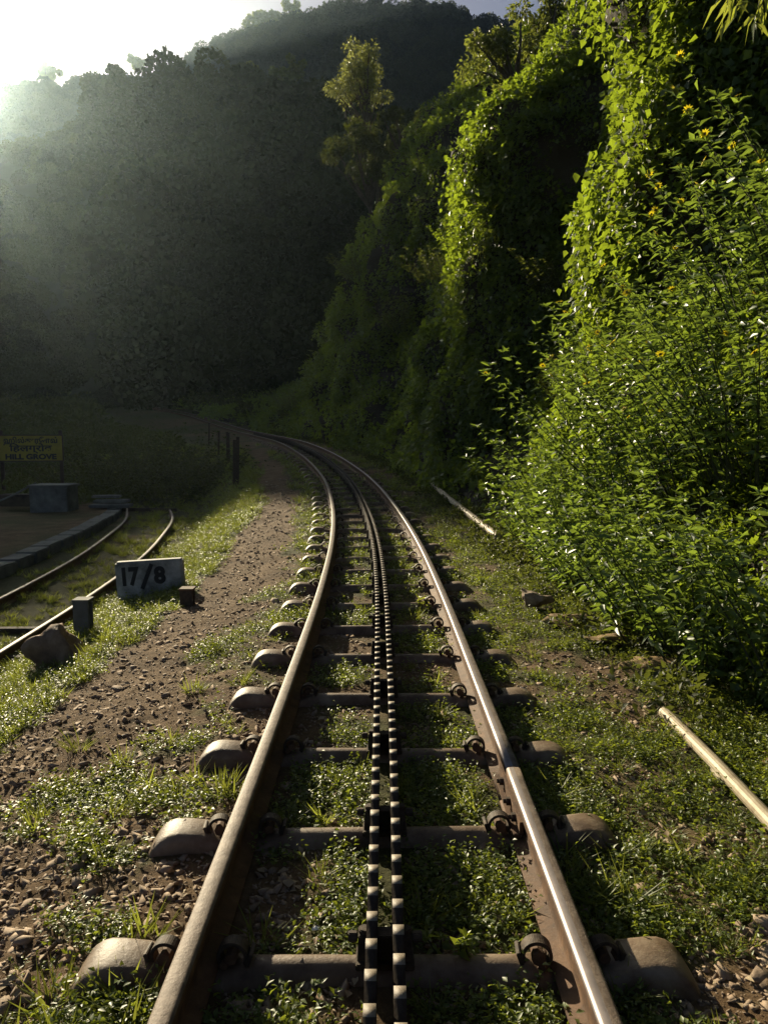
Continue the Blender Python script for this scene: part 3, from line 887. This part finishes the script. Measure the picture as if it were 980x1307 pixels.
# ------------------------------------------------------------------ lettering
def text_mesh(name, body, size, m, parent, loc, rot, bold=0.0, depth=.003, width=None):
    cu = bpy.data.curves.new(name, 'FONT')
    cu.body = body; cu.size = size; cu.align_x = 'CENTER'; cu.align_y = 'CENTER'
    cu.offset = bold; cu.extrude = depth; cu.resolution_u = 4
    to = bpy.data.objects.new(name, cu); COL.objects.link(to)
    dg = bpy.context.evaluated_depsgraph_get()
    me = bpy.data.meshes.new_from_object(to.evaluated_get(dg))
    bpy.data.objects.remove(to)
    me.name = name
    me.materials.clear(); me.materials.append(m)
    o = link(name, me, parent, loc)
    o.rotation_euler = rot
    xs = [v.co.x for v in me.vertices]
    if width and xs:
        o.scale = (width / max(max(xs) - min(xs), 1e-6), 1, 1)
        cxm = (max(xs) + min(xs)) / 2
        for v in me.vertices: v.co.x -= cxm
    return o

# milestone slab
MSY = 8.55
ms = empty('milestone', (-2.60, MSY, -.31)); ms.rotation_euler = (0, R(-3.0), R(4))
set_props(ms, 'whitewashed concrete kilometre slab painted 17/8 beside the siding', 'milestone')
m = MB(); m.box((0, 0, .225), (.74, .13, .43))
m.build('slab', M['whitewash'], ms, bevel=.02)
text_mesh('numerals', '17', .27, M['black_paint'], ms, (-.20, -.0675, .265), (math.pi / 2, 0, 0), .013, .002, .19)
m = MB(); m.box((-.025, -.067, .265), (.045, .006, .30), Matrix.Rotation(.42, 3, 'Y')); m.build('slash', M['black_paint'], ms)
text_mesh('numerals', '8', .25, M['black_paint'], ms, (.115, -.0675, .262), (math.pi / 2, 0, 0), .013, .002, .13)
# two stumps of old rail
def stump(x, y, z, h, w, label, m_):
    t = empty('post_stump', (x, y, z)); set_props(t, label, 'post stump')
    mb = MB()
    mb.box((0, -w * .42, h / 2), (w, w * .16, h)); mb.box((0, w * .42, h / 2), (w * .9, w * .16, h)); mb.box((0, 0, h / 2 - .004), (w * .28, w * .7, h))
    mb.build('post', m_, t, bevel=.004)
    mb = MB(); mb.box((0, 0, h + .008), (w * 1.12, w * 1.1, .022)); mb.build('cap', M['rust'] if w < .14 else M['concrete'], t, bevel=.004)
    return t
stump(-2.83, 7.15, -.50, .48, .145, 'grey upright post stump standing beside the rough rock', M['concrete'])
stump(-1.96, 7.6, -.26, .25, .13, 'short dark post stump in front of the right end of the milestone', M['dark_iron'])

def rock(name, loc, size, seed, label, m_='rock', rz=0.0, cat='rock', group=None, sub=3):
    rg = np.random.default_rng(seed)
    V, F = stone_geo(rg, sub, (1, 1, 1), .25, 9)
    V = V * (1 + .16 * (1 - 2 * np.abs(fbm(V[:, 0] * 2.2 + seed, V[:, 1] * 2.2, V[:, 2] * 4.5))) + .05 * fbm(V[:, 0] * 9, V[:, 1] * 9, V[:, 2] * 9))[:, None] * np.array(size)
    o = link(name, np_mesh(name, V, F, [M[m_]]), None, loc)
    o.rotation_euler = (rg.normal(0, .1), rg.normal(0, .1), rz)
    return set_props(o, label, cat, group)
rock('rock', (-2.62, 6.12, -.30), (.33, .26, .27), 17, 'large reddish jagged rock in the grass left of the path')
rock('rock', (1.30, 6.62, .10), (.15, .12, .12), 8, 'dark squat rock in the grass at the near corner of the bushes', 'stone')
# slab stones edging the path by the bushes and near the pipe
for k, (x, y, sx, sy_, rz, lab) in enumerate(((1.50, 6.1, .34, .26, .3, 'long mossy brown stone slab at the foot of the bushes'), (1.66, 5.45, .28, .22, -.2, 'second mossy stone slab, nearer, below the leafy bushes'), (1.78, 4.85, .22, .18, .1, 'third mossy stone slab, half hidden under low leaves'), (1.92, 3.45, .17, .13, .4, 'flat brown stone slab on the right of the pale pipe'), (1.98, 3.1, .15, .12, .2, 'nearest flat brown stone slab at the right edge by the pipe'))):
    o = rock('stone_slab', (x, y, float(ground_z(x, y)) + .015), (sx, sy_, .06), 20 + k, lab, 'slab', rz, 'stone slab')

# pipes
def pipe(label, pts, r, collar=None):
    t = empty('water_pipe', pts[0]); set_props(t, label, 'pipe', 'water pipe beside the line')
    P = [Vector(p) - Vector(pts[0]) for p in pts]
    m = MB(); m.tube(P, r, 14); m.build('pipe', M['pipe'], t, smooth=False)
    for q, L in collar or ():
        d = (P[-1] - P[0]).normalized(); c0 = P[0].lerp(P[-1], q)
        m = MB(); m.tube([c0 - d * L, c0 + d * L], r * 1.22, 14); m.build('collar', M['pipe'], t)
    return t
pipe('near pale water pipe lying in the weeds at the right edge', [(1.515, 4.05, .055), (1.50, 3.6, .075), (1.49, 3.3, .085), (1.475, 2.6, .085), (1.47, 2.2, .08)], .030, [(.42, .05)])
pipe('far pale water pipe at the foot of the dark bank, open end towards us', [(.40, 23.4, .80), (.92, 17.5, .50), (1.2, 14.6, .30), (1.50, 10.1, .17)], .05)

# ------------------------------------------------------------------ station name board and things on the platform
sg = empty('station_sign', (-10.0, 22.0, -.45)); sg.rotation_euler = (0, 0, R(8))
set_props(sg, 'yellow station name board reading HILLGROVE on two dark posts', 'sign')
for px in (-.80, .80):
    m = MB(); m.box((px, .05, .9), (.09, .07, 2.2)); m.build('post', M['wood'], sg, bevel=.01)
m = MB(); m.box((0, 0, 1.50), (1.70, .035, .70)); m.build('board', M['yellow_paint'], sg, bevel=.006)
m = MB()
for zz, hh in ((1.865, .03), (1.135, .03)): m.box((0, -.002, zz), (1.76, .045, hh))
for xx in (-.865, .865): m.box((xx, -.002, 1.5), (.03, .045, .70))
m.build('frame', M['wood'], sg)
rx = (math.pi / 2, 0, 0)
text_mesh('lettering', 'ஹில்குரோவ்', .20, M['black_paint'], sg, (0, -.0195, 1.71), rx, .006, .001, 1.45)
text_mesh('lettering', 'िहलग्रोव', .24, M['black_paint'], sg, (0, -.0195, 1.49), rx, .006, .001, 1.15)
text_mesh('lettering', 'HILL GROVE', .20, M['black_paint'], sg, (0, -.0195, 1.25), rx, .010, .001, 1.38)

bk = empty('concrete_block', (-8.12, 19.0, -.45)); set_props(bk, 'grey concrete block standing on the platform below the name board', 'block')
m = MB(); m.box((0, 0, .31), (.92, .7, .66)); m.build('body', M['concrete'], bk, bevel=.02)
m = MB(); m.box((0, 0, .66), (1.0, .76, .06)); m.build('cap', M['concrete'], bk, bevel=.015)
for k, (p, d, rz, lab) in enumerate((((-7.15, 19.9, -.14), (.70, .35, .06), .15, 'topmost grey stone step right of the concrete block'), ((-6.95, 19.7, -.24), (.85, .40, .07), .1, 'middle grey stone step right of the concrete block'), ((-6.9, 19.5, -.34), (1.0, .45, .08), .05, 'lowest grey stone step right of the concrete block'))):
    m = MB(); m.box((0, 0, 0), d); o = m.build('stone_step', M['concrete'], bevel=.015, loc=p); o.rotation_euler = (0, 0, rz)
    set_props(o, lab, 'step')
m = MB(); m.tube([(-9.6, 18.4, -.30), (-9.05, 18.8, -.02), (-8.55, 19.0, .27)], .022, 8)
set_props(m.build('leaning_pole', M['concrete']), 'thin pale pole leaning from the platform against the concrete block', 'pole')
m = MB(); m.box((-9.0, 19.3, -.18), (1.1, .35, .30)); set_props(m.build('low_bench', M['wood'], bevel=.02), 'low dark bench-like ledge behind the leaning pole', 'bench')

# fence posts by the curve (old rails set upright)
for k, (x, y, h, lab) in enumerate(((-3.80, 20.0, 1.36, 'tallest dark fence post, nearest of those beside the curve'), (-3.98, 20.5, 1.30, 'dark fence post close behind the tallest one'), (-5.2, 26.0, 1.15, 'dark fence post third along beside the curve'), (-5.5, 27.3, 1.1, 'thin dark fence post fourth along beside the curve'), (-6.4, 30.0, 1.05, 'thin dark fence post fifth along beside the curve'), (-8.1, 36.0, 1.1, 'farthest small dark fence post beside the curve'))):
    z = float(ground_z(x, y)) - .15
    t = empty('fence_post', (x, y, z)); set_props(t, lab, 'fence post', 'fence posts along the curve')
    t.rotation_euler = (random.uniform(-.03, .03), random.uniform(-.04, .04), random.uniform(-.3, .3))
    m = MB(); w = .085 if k < 2 else .075
    m.box((0, -w * .45, h / 2 + .07), (w, .012, h)); m.box((0, w * .45, h / 2 + .07), (w * .75, .02, h)); m.box((0, 0, h / 2 + .07), (.014, w * .9, h))
    m.build('post', M['dark_iron'], t)
    for q in (.45, .8):
        m = MB(); m.tube([(0, -w * .5 - .016, h * q), (0, -w * .5 + .004, h * q)], .016, 6); m.build('bolt', M['rust'], t)

# ------------------------------------------------------------------ larger loose stones (individual things)
def try_spot(x0, x1, y0, y1):
    while True:
        x = random.uniform(x0, x1); y = random.uniform(y0, y1)
        a = np.array([x]); b_ = np.array([y])
        if not on_rail(a, b_)[0] and not on_sleeper(a, b_, .12)[0]: return x, y
protos = []
for k in range(8):
    V, F = stone_geo(np.random.default_rng(700 + k), 1, (1, random.uniform(.6, .95), random.uniform(.3, .55)), .4, 7)
    protos.append(np_mesh('ballast_stone', V, F, [M['stone']]))
zones = [(-1.9, -.72, 1.55, 3.6, 120, 'brown ballast stone lying loose on the left of the near rails', 'loose stones left of the track'),
         (-2.3, -1.0, 3.6, 8.0, 42, 'loose brown stone lying on the bare earth path', 'loose stones on the path'),
         (-.46, .46, 1.5, 3.2, 30, 'brown ballast stone lying between the near rails', 'loose stones between the rails'),
         (.75, 1.6, 1.55, 3.1, 34, 'brown ballast stone lying loose on the right of the near rails', 'loose stones right of the track')]
for x0, x1, y0, y1, n, lab, grp in zones:
    for _ in range(n):
        x, y = try_spot(x0, x1, y0, y1)
        s = min(.066, random.lognormvariate(math.log(.028), .42)) * (1.25 if y > 3.6 else 1)
        o = link('ballast_stone', random.choice(protos), None, (x, y, float(ground_z(x, y)) + s * .06))
        o.scale = (s, s, s * random.uniform(.8, 1.1))
        o.rotation_euler = (random.uniform(-.35, .35), random.uniform(-.35, .35), random.uniform(0, 6.28))
        set_props(o, lab, 'stone', grp)
# scraps of paper and dry leaves
def scrap(name, x, y, s, seed, label, cat, m_):
    rg = np.random.default_rng(seed)
    a = np.linspace(0, 2 * math.pi, 9)[:-1]
    V = [(math.cos(q) * s * rg.uniform(.6, 1), math.sin(q) * s * rg.uniform(.4, .9), s * rg.uniform(.05, .5)) for q in a] + [(0, 0, s * .75)]
    m = MB(); m.add(V, [(k, (k + 1) % 8, 8) for k in range(8)])
    return set_props(m.build(name, M[m_], loc=(x, y, float(ground_z(x, y)) + .008)), label, cat)
scrap('paper_scrap', -.215, 2.3, .022, 1, 'small white paper scrap in the weeds left of the rack', 'litter', 'paper')
scrap('paper_scrap', .83, 4.55, .05, 2, 'crumpled white scrap in the shade right of the rail', 'litter', 'paper')
for k, (x, y, lab) in enumerate(((-.33, 2.55, 'curled dry leaf in the weeds left of the rack, below the fourth sleeper'), (.30, 2.62, 'dry brown leaf lying inside the right rail'), (1.15, 2.75, 'dry brown leaf on the bare patch right of the track'), (1.35, 3.9, 'dry curled leaf in the grass left of the near pipe'))):
    scrap('dry_leaf', x, y, .03, 10 + k, lab, 'leaf', 'litter')

# ------------------------------------------------------------------ leafy flowering bushes on the right
def bush(name, base, L, ns, lean, seed, label, cat, group, lm='bush', tpl=LANCE, ls=(.07, .145), spread=.36, flowers=0, per=20):
    rg = np.random.default_rng(seed)
    t = empty(name, base); set_props(t, label, cat, group)
    P, D, S = [], [], []
    sm = MB(); tips = []
    for i in range(ns):
        a, rr = rg.uniform(0, 6.28), spread * math.sqrt(rg.random())
        b0 = np.array([math.cos(a) * rr, math.sin(a) * rr, -.05])
        ln = L * rg.uniform(.55, 1.08)
        d0 = np.array([math.cos(a) * rr * 1.0 + lean[0] * .6 + rg.normal(0, .14), math.sin(a) * rr * 1.0 + lean[1] * .6 + rg.normal(0, .14), 1.0])
        bend = np.array([lean[0] * .9 + rg.normal(0, .15), lean[1] * .9 + rg.normal(0, .15), -.28])
        d0 /= np.linalg.norm(d0)
        f = lambda q: b0 + d0 * ln * q + bend * ln * q * q * .55
        sm.tube([f(q) for q in (0, .35, .7, 1)], [.007, .006, .004, .002], 3, 0, False)
        for j in range(per):
            q = .18 + .80 * (j + rg.random()) / per
            az = j * 2.4 + rg.uniform(-.5, .5)
            P.append(f(q)); tl = rg.uniform(-.6, .4)
            D.append((math.cos(az) + lean[0] * 1.2, math.sin(az) + lean[1] * .8, tl)); S.append(rg.uniform(*ls) * (1.15 - .45 * q))
        e = f(1.0); tips.append(e)
        for j in range(7):
            az = j * .9 + rg.uniform(-.3, .3)
            P.append(e); D.append((math.cos(az), math.sin(az), rg.uniform(.2, 1.0))); S.append(rg.uniform(*ls) * .75)
    V, F = leaves(tpl, P, D, S, .6, rg)
    link('foliage', np_mesh('foliage', V, F, [M[lm]]), t)
    sm.build('stem', M['stem'], t)
    return t, tips
BG = 'leafy bushes on the right of the line'
bushes = [
 # x, y, height, stems, lean, label
 (2.05, 9.9, .95, 30, (-.05, .0), 'lowest leafy bush at the far left end of the sunlit thicket'),
 (2.22, 9.4, 1.45, 36, (-.08, .0), 'second leafy bush from the left end of the thicket, star-shaped tips showing'),
 (2.12, 8.7, 1.5, 38, (-.12, -.1), 'third leafy bush from the left end, overhanging the grass'),
 (2.08, 7.9, 1.6, 40, (-.18, -.05), 'leafy bush above the long mossy slab'),
 (2.62, 8.5, 2.2, 36, (-.12, 0), 'leafy bush behind the front row, reaching into the dark recess'),
 (2.06, 7.1, 1.6, 40, (-.2, -.05), 'leafy bush directly behind the dark squat rock'),
 (2.10, 6.3, 1.6, 40, (-.22, -.05), 'pale leafy bush in the middle of the front row'),
 (2.12, 5.5, 1.5, 40, (-.18, -.05), 'leafy bush drooping over the third mossy slab'),
 (2.18, 4.75, 1.45, 34, (-.12, -.05), 'dark-hearted leafy bush above the top end of the near pipe'),
 (2.35, 4.0, 1.25, 30, (-.05, 0), 'leafy bush cut by the right edge above the near pipe'),
 (2.50, 7.4, 1.9, 36, (-.3, 0), 'flowering bush in the second row, its left flank against the dark bank'),
 (2.55, 6.4, 1.6, 36, (-.3, 0), 'flowering bush in the second row beside the bright yellow cluster'),
 (2.60, 5.5, 1.6, 36, (-.25, 0), 'flowering bush in the second row at the right edge'),
 (2.95, 6.9, 1.6, 36, (-.35, 0), 'tall flowering bush high on the slope below the dark hollow'),
 (3.0, 6.0, 1.7, 36, (-.3, 0), 'tall flowering bush at the top right of the thicket'),
 (2.95, 5.2, 1.7, 34, (-.25, 0), 'tall leafy bush leaning in from the right edge'),
 (2.6, 9.2, 1.9, 36, (-.08, 0), 'tall leafy bush at the foot of the vine curtain'),
 (3.25, 7.5, 1.3, 30, (-.3, 0), 'dim leafy bush at the back of the slope under the hollow'),
]
def bank_z(x, y):
    P = bank_point(y)
    xs_ = hermite(np.arange(7), P[:, 0], TT); zs_ = hermite(np.arange(7), P[:, 1], TT)
    if x < xs_[0]: return float(ground_z(x, y))
    return float(np.interp(x, np.maximum.accumulate(xs_), zs_))
bt = []
for k, (x, y, L, ns, ln, lab) in enumerate(bushes):
    t, tips = bush('leafy_bush', (x, y, bank_z(x, y) - .05), L, ns, ln, 40 + k, lab, 'bush', BG, per=32)
    bt.append((t, tips))
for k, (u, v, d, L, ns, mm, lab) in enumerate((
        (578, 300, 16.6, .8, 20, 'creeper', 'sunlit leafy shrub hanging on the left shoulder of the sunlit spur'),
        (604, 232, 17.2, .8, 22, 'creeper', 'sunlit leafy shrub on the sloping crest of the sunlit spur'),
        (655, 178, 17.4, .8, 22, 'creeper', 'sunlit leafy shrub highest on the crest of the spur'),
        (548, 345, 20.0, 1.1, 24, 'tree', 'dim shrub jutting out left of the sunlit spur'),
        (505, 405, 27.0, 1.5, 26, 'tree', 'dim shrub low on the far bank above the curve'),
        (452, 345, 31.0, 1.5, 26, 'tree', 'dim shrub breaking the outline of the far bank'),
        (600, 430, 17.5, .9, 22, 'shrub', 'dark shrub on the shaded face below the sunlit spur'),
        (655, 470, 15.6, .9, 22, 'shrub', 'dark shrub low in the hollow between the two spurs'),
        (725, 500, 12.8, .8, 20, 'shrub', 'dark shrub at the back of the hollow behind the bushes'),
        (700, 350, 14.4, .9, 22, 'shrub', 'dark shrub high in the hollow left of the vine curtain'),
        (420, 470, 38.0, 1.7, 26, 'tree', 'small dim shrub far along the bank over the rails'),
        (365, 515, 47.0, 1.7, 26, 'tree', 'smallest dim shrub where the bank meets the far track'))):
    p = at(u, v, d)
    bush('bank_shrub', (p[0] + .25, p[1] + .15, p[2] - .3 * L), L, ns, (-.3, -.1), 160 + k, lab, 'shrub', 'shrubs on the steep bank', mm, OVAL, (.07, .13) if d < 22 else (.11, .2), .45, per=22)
def flower_mesh():
    V, F = [], []
    n = 10
    P = np.zeros((n, 3)); a = np.arange(n) * 2 * math.pi / n
    D = np.stack([np.cos(a), np.sin(a), np.full(n, .12)], -1)
    V, F = leaves(leaf_tpl(.2, .03, .1, .5), P, D, np.full(n, .042), .15)
    m2 = np_mesh('flower', V, F, [M['petal']])
    return m2
fm = flower_mesh()
m = MB(); m.tube([(0, 0, -.004), (0, 0, .010)], [.012, .009], 8); disc = m.build('flower_disc', M['slab'])
nfl = 0
for bi in (10, 11, 12, 13, 14, 15, 6, 4):
    t, tips = bt[bi]
    tips = sorted(tips, key=lambda p: p[0])[: len(tips) * 2 // 3]
    random.shuffle(tips)
    for e in tips[: (15 if bi in (11, 14, 15, 12) else 5) if bi > 9 else 1]:
        fo = link('flower', fm, t, (e[0] - .02, e[1] - .02, e[2] + .035))
        fo.rotation_euler = (random.uniform(-.2, 1.1), random.uniform(-1.0, .2), random.uniform(0, 6))
        s = random.uniform(.6, 1.0); fo.scale = (s, s, s)
        d = disc.copy(); COL.objects.link(d); d.parent = fo
        nfl += 1
bpy.data.objects.remove(disc)

# tufts of tall grass beside the right rail, clump with broad leaves by the rail and path tuft
for x, y, s, lab in ((.78, 2.42, 1.25, 'arching grass tuft hanging over the near right sleeper end'), (.76, 3.2, 1.0, 'upright grass tuft in the shade beside the rail joint'), (.86, 2.75, .8, 'small grass tuft in the shade between two right sleeper ends'), (-1.62, 3.95, 1.0, 'bright grass tuft alone on the bare earth path')):
    p = tuft_proto(60 + int(x * 10) + int(y * 10), 46, (.07, .17), leaf_tpl(.022, .01, .35, .3))
    o = link('grass_tuft', p.data, None, (x, y, float(ground_z(x, y)) - .01)); o.scale = (s, s, s)
    bpy.data.objects.remove(p)
    set_props(o, lab, 'grass tuft')
for x, y, L, lab, m_ in ((.33, 6.75, .20, 'bright broad-leaved weed inside the right rail', 'bamboo'), (.20, 2.15, .16, 'small leafy weed growing right of the rack bars', 'weed'), (-.14, 1.68, .16, 'pale leafy weed left of the rack at the bottom edge', 'weed')):
    bush('leafy_weed', (x, y, float(ground_z(x, y))), L, 6, (0, 0), int(1000 + y * 10), lab, 'weed', None, m_, OVAL, (.03, .06), .06, per=7)

# dark shrubs behind the siding and beside the curve
SG = 'shrubs in the shade beyond the siding'
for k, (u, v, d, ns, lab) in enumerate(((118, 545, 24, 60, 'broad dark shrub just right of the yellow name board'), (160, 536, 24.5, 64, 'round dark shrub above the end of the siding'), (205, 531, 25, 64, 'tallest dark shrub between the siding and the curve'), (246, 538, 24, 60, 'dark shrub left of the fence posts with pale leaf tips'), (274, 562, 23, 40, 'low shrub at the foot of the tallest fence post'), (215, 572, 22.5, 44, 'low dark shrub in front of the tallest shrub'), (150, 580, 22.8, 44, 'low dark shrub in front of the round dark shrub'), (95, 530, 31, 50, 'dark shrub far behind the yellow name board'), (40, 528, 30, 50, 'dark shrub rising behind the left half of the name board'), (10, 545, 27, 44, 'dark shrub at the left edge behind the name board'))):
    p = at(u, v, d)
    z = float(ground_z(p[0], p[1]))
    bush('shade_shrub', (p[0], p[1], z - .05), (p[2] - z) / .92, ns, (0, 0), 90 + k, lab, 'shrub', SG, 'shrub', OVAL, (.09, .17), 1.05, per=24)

# ------------------------------------------------------------------ trees
def tree(name, base, H, crown_c, crown_r, nlobes, nleaf, leaf_s, seed, label, m_='tree', tpl=OVAL, tr=.12, group=None, gaps=.8):
    rg = np.random.default_rng(seed)
    t = empty(name, base); set_props(t, label, 'tree', group)
    base = np.array(base)
    cc = np.array(crown_c) - base
    fork = cc * .62 + (0, 0, 0)
    trunk = MB()
    trunk.tube([(0, 0, -.3 * tr * 10), fork * .35 + rg.normal(0, tr * .6, 3), fork * .7 + rg.normal(0, tr * .6, 3), fork], [tr * 1.25, tr, tr * .8, tr * .62], 8)
    lob = sph(nlobes, rg) * np.array(crown_r) * rg.uniform(.2, .85, nlobes)[:, None]
    for l in lob:
        p = cc + l
        mid = fork * .45 + p * .55 + rg.normal(0, .08 * np.mean(crown_r), 3)
        trunk.tube([fork * .92, mid, p], [tr * .5, tr * .28, tr * .1], 5)
    trunk.build('trunk', M['bark'], t)
    lr = rg.uniform(.16, .34, nlobes) * np.mean(crown_r)
    k = rg.integers(0, nlobes, nleaf)
    d = sph(nleaf, rg)
    P = cc + lob[k] + d * (lr[k] * rg.uniform(.35, 1, nleaf))[:, None] * np.array([1, 1, gaps])
    D = d + rg.normal(0, .5, (nleaf, 3)) + (0, 0, -.35)
    V, F = leaves(tpl, P, D, rg.uniform(*leaf_s, nleaf), .8, rg)
    link('crown', np_mesh('crown', V, F, [M[m_]]), t)
    return t
# tree hanging over the crest of the bank
c = at(640, 62, 22.0)
tree('bank_tree', (4.2, 22.4, 9.4), 3, c, (1.35, 1.2, 1.45), 16, 3600, (.09, .15), 1, 'dark-leaved tree leaning out over the crest of the bank against the sky')
c = at(705, 25, 23.0)
tree('bank_tree', (5.0, 23.2, 10.0), 3, c, (1.2, 1.0, 1.2), 12, 2200, (.09, .15), 2, 'dark tree behind the leaning one, higher on the crest')
c = at(690, 120, 20.0)
tree('bank_tree', (3.9, 20.4, 8.6), 3, c, (1.0, .9, .9), 12, 2400, (.09, .14), 3, 'sunlit leafy tree below the leaning one on the crest', 'creeper', HEART)
# two sunlit trees that stick out of the shaded hillside, and the ridge trees
def hill_tree(u, v, D, rpx, hpx, seed, label, m_, dens=1.0, nl=12):
    nl = nl * 2
    c = at(u, v, D); s = D / FPX
    r = (rpx * s, rpx * s * .8, hpx * s)
    base = (c[0], c[1] + .3, c[2] - hpx * s * 2.2)
    n = int(2400 * dens)
    tree('ridge_tree', base, 0, c, r, nl, n, (1.8 * s, 4.2 * s), seed, label, m_, QUAD, 1.6 * s, 'trees standing out on the hills')
def crest_tree(u, v, d, rpx, hpx, seed, label, m_, n, ls, nl=14):
    c = at(u, v, d); s = d / FPX
    tree('crest_tree', (c[0] + .8, c[1] + .6, c[2] - hpx * s - 3.2), 0, c, (rpx * s, rpx * s * .8, hpx * s), nl, n, ls, seed, label, m_, OVAL, .11, 'trees on the crest of the far bank')
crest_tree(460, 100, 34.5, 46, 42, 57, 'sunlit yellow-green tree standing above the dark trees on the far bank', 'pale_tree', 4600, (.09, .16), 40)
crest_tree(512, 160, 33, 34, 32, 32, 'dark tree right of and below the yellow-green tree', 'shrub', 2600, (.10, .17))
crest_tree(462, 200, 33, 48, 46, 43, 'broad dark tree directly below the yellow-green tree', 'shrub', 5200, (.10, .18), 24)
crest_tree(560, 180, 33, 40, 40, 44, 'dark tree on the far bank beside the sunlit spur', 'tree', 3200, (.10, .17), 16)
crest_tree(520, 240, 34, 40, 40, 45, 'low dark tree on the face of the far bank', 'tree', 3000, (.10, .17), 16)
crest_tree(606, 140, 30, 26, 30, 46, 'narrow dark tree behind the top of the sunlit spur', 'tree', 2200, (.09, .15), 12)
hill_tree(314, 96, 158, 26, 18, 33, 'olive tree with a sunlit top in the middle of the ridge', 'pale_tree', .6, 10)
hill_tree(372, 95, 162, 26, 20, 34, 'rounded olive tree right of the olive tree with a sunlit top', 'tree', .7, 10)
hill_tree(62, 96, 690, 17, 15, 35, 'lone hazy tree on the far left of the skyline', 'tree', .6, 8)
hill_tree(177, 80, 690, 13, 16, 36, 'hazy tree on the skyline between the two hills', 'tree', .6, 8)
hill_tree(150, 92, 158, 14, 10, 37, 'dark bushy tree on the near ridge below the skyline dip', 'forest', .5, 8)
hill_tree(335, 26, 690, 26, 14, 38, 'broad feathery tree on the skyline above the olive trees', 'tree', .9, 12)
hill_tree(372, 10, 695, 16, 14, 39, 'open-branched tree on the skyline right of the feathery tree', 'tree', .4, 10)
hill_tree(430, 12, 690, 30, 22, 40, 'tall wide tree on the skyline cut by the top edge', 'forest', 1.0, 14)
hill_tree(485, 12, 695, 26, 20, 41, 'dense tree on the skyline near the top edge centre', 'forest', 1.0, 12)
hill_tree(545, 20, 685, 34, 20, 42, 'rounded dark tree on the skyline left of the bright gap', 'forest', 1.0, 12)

# bamboo leaning in at the top right corner, and a small one on the bank
def bamboo(label, root, pts, sprays, leaf, seed, drop=.5):
    rg = np.random.default_rng(seed)
    t = empty('bamboo', root); set_props(t, label, 'bamboo')
    pts = [np.array(p) - np.array(root) for p in pts]
    m = MB(); m.tube(pts, list(np.linspace(.02, .006, len(pts))), 7); m.build('cane', M['stem'], t)
    P, D, S = [], [], []
    tw = MB()
    for k in range(sprays):
        q = .35 + .65 * (k + rg.random()) / sprays
        i = min(int(q * (len(pts) - 1)), len(pts) - 2); f = q * (len(pts) - 1) - i
        p0 = pts[i] * (1 - f) + pts[i + 1] * f
        dv = np.array([rg.normal(-.1, .6), rg.normal(-.1, .6), rg.uniform(-.5, .3)]); ln = rg.uniform(.5, 1.2) * leaf * 2.2
        p1 = p0 + dv * ln * .6; p2 = p1 + np.array([dv[0] * .4, dv[1] * .4, -drop]) * ln * .7
        tw.tube([p0, p1, p2], [.004, .003, .0015], 3, 0, False)
        for j in range(9):
            s = rg.random(); c_ = p0 * (1 - s) ** 2 + 2 * p1 * s * (1 - s) + p2 * s * s
            P.append(c_); D.append((dv[0] * .5 + rg.normal(0, .55), dv[1] * .5 + rg.normal(0, .55), -.8 + rg.normal(0, .35))); S.append(rg.uniform(.6, 1.1) * leaf)
    tw.build('twig', M['stem'], t)
    link('foliage', np_mesh('foliage', *leaves(STRAP, P, D, S, .6, rg), [M['bamboo']]), t)
bamboo('bright bamboo spray hanging in at the top right corner', (3.3, 4.6, 3.1), [(3.3, 4.6, 3.1), (3.15, 4.5, 3.75), (2.75, 4.4, 4.0), (2.3, 4.3, 3.95), (1.74, 4.15, 3.74)], 26, .16, 71)
p = at(668, 300, 16.0)
bamboo('dim bamboo spray drooping from the dark face of the bank', (3.3, 15.6, 4.2), [(3.3, 15.6, 4.2), (3.1, 15.6, 5.6), (3.0, 15.8, 6.1), (2.6, 15.9, 5.9), (2.0, 16.0, 5.2)], 22, .26, 72)

# ------------------------------------------------------------------ haze
hz, nt, b = mat('valley_haze')
nt.nodes.remove(b)
pv = nt.nodes.new('ShaderNodeVolumePrincipled')
pv.inputs['Color'].default_value = (.66, .88, 1.0, 1)
pv.inputs['Density'].default_value = .00013
pv.inputs['Anisotropy'].default_value = .8
nt.links.new(pv.outputs[0], nt.nodes['Material Output'].inputs['Volume'])
m = MB(); m.box((0, 420, 199), (2300, 1700, 402))
set_props(m.build('haze', hz), kind='stuff')
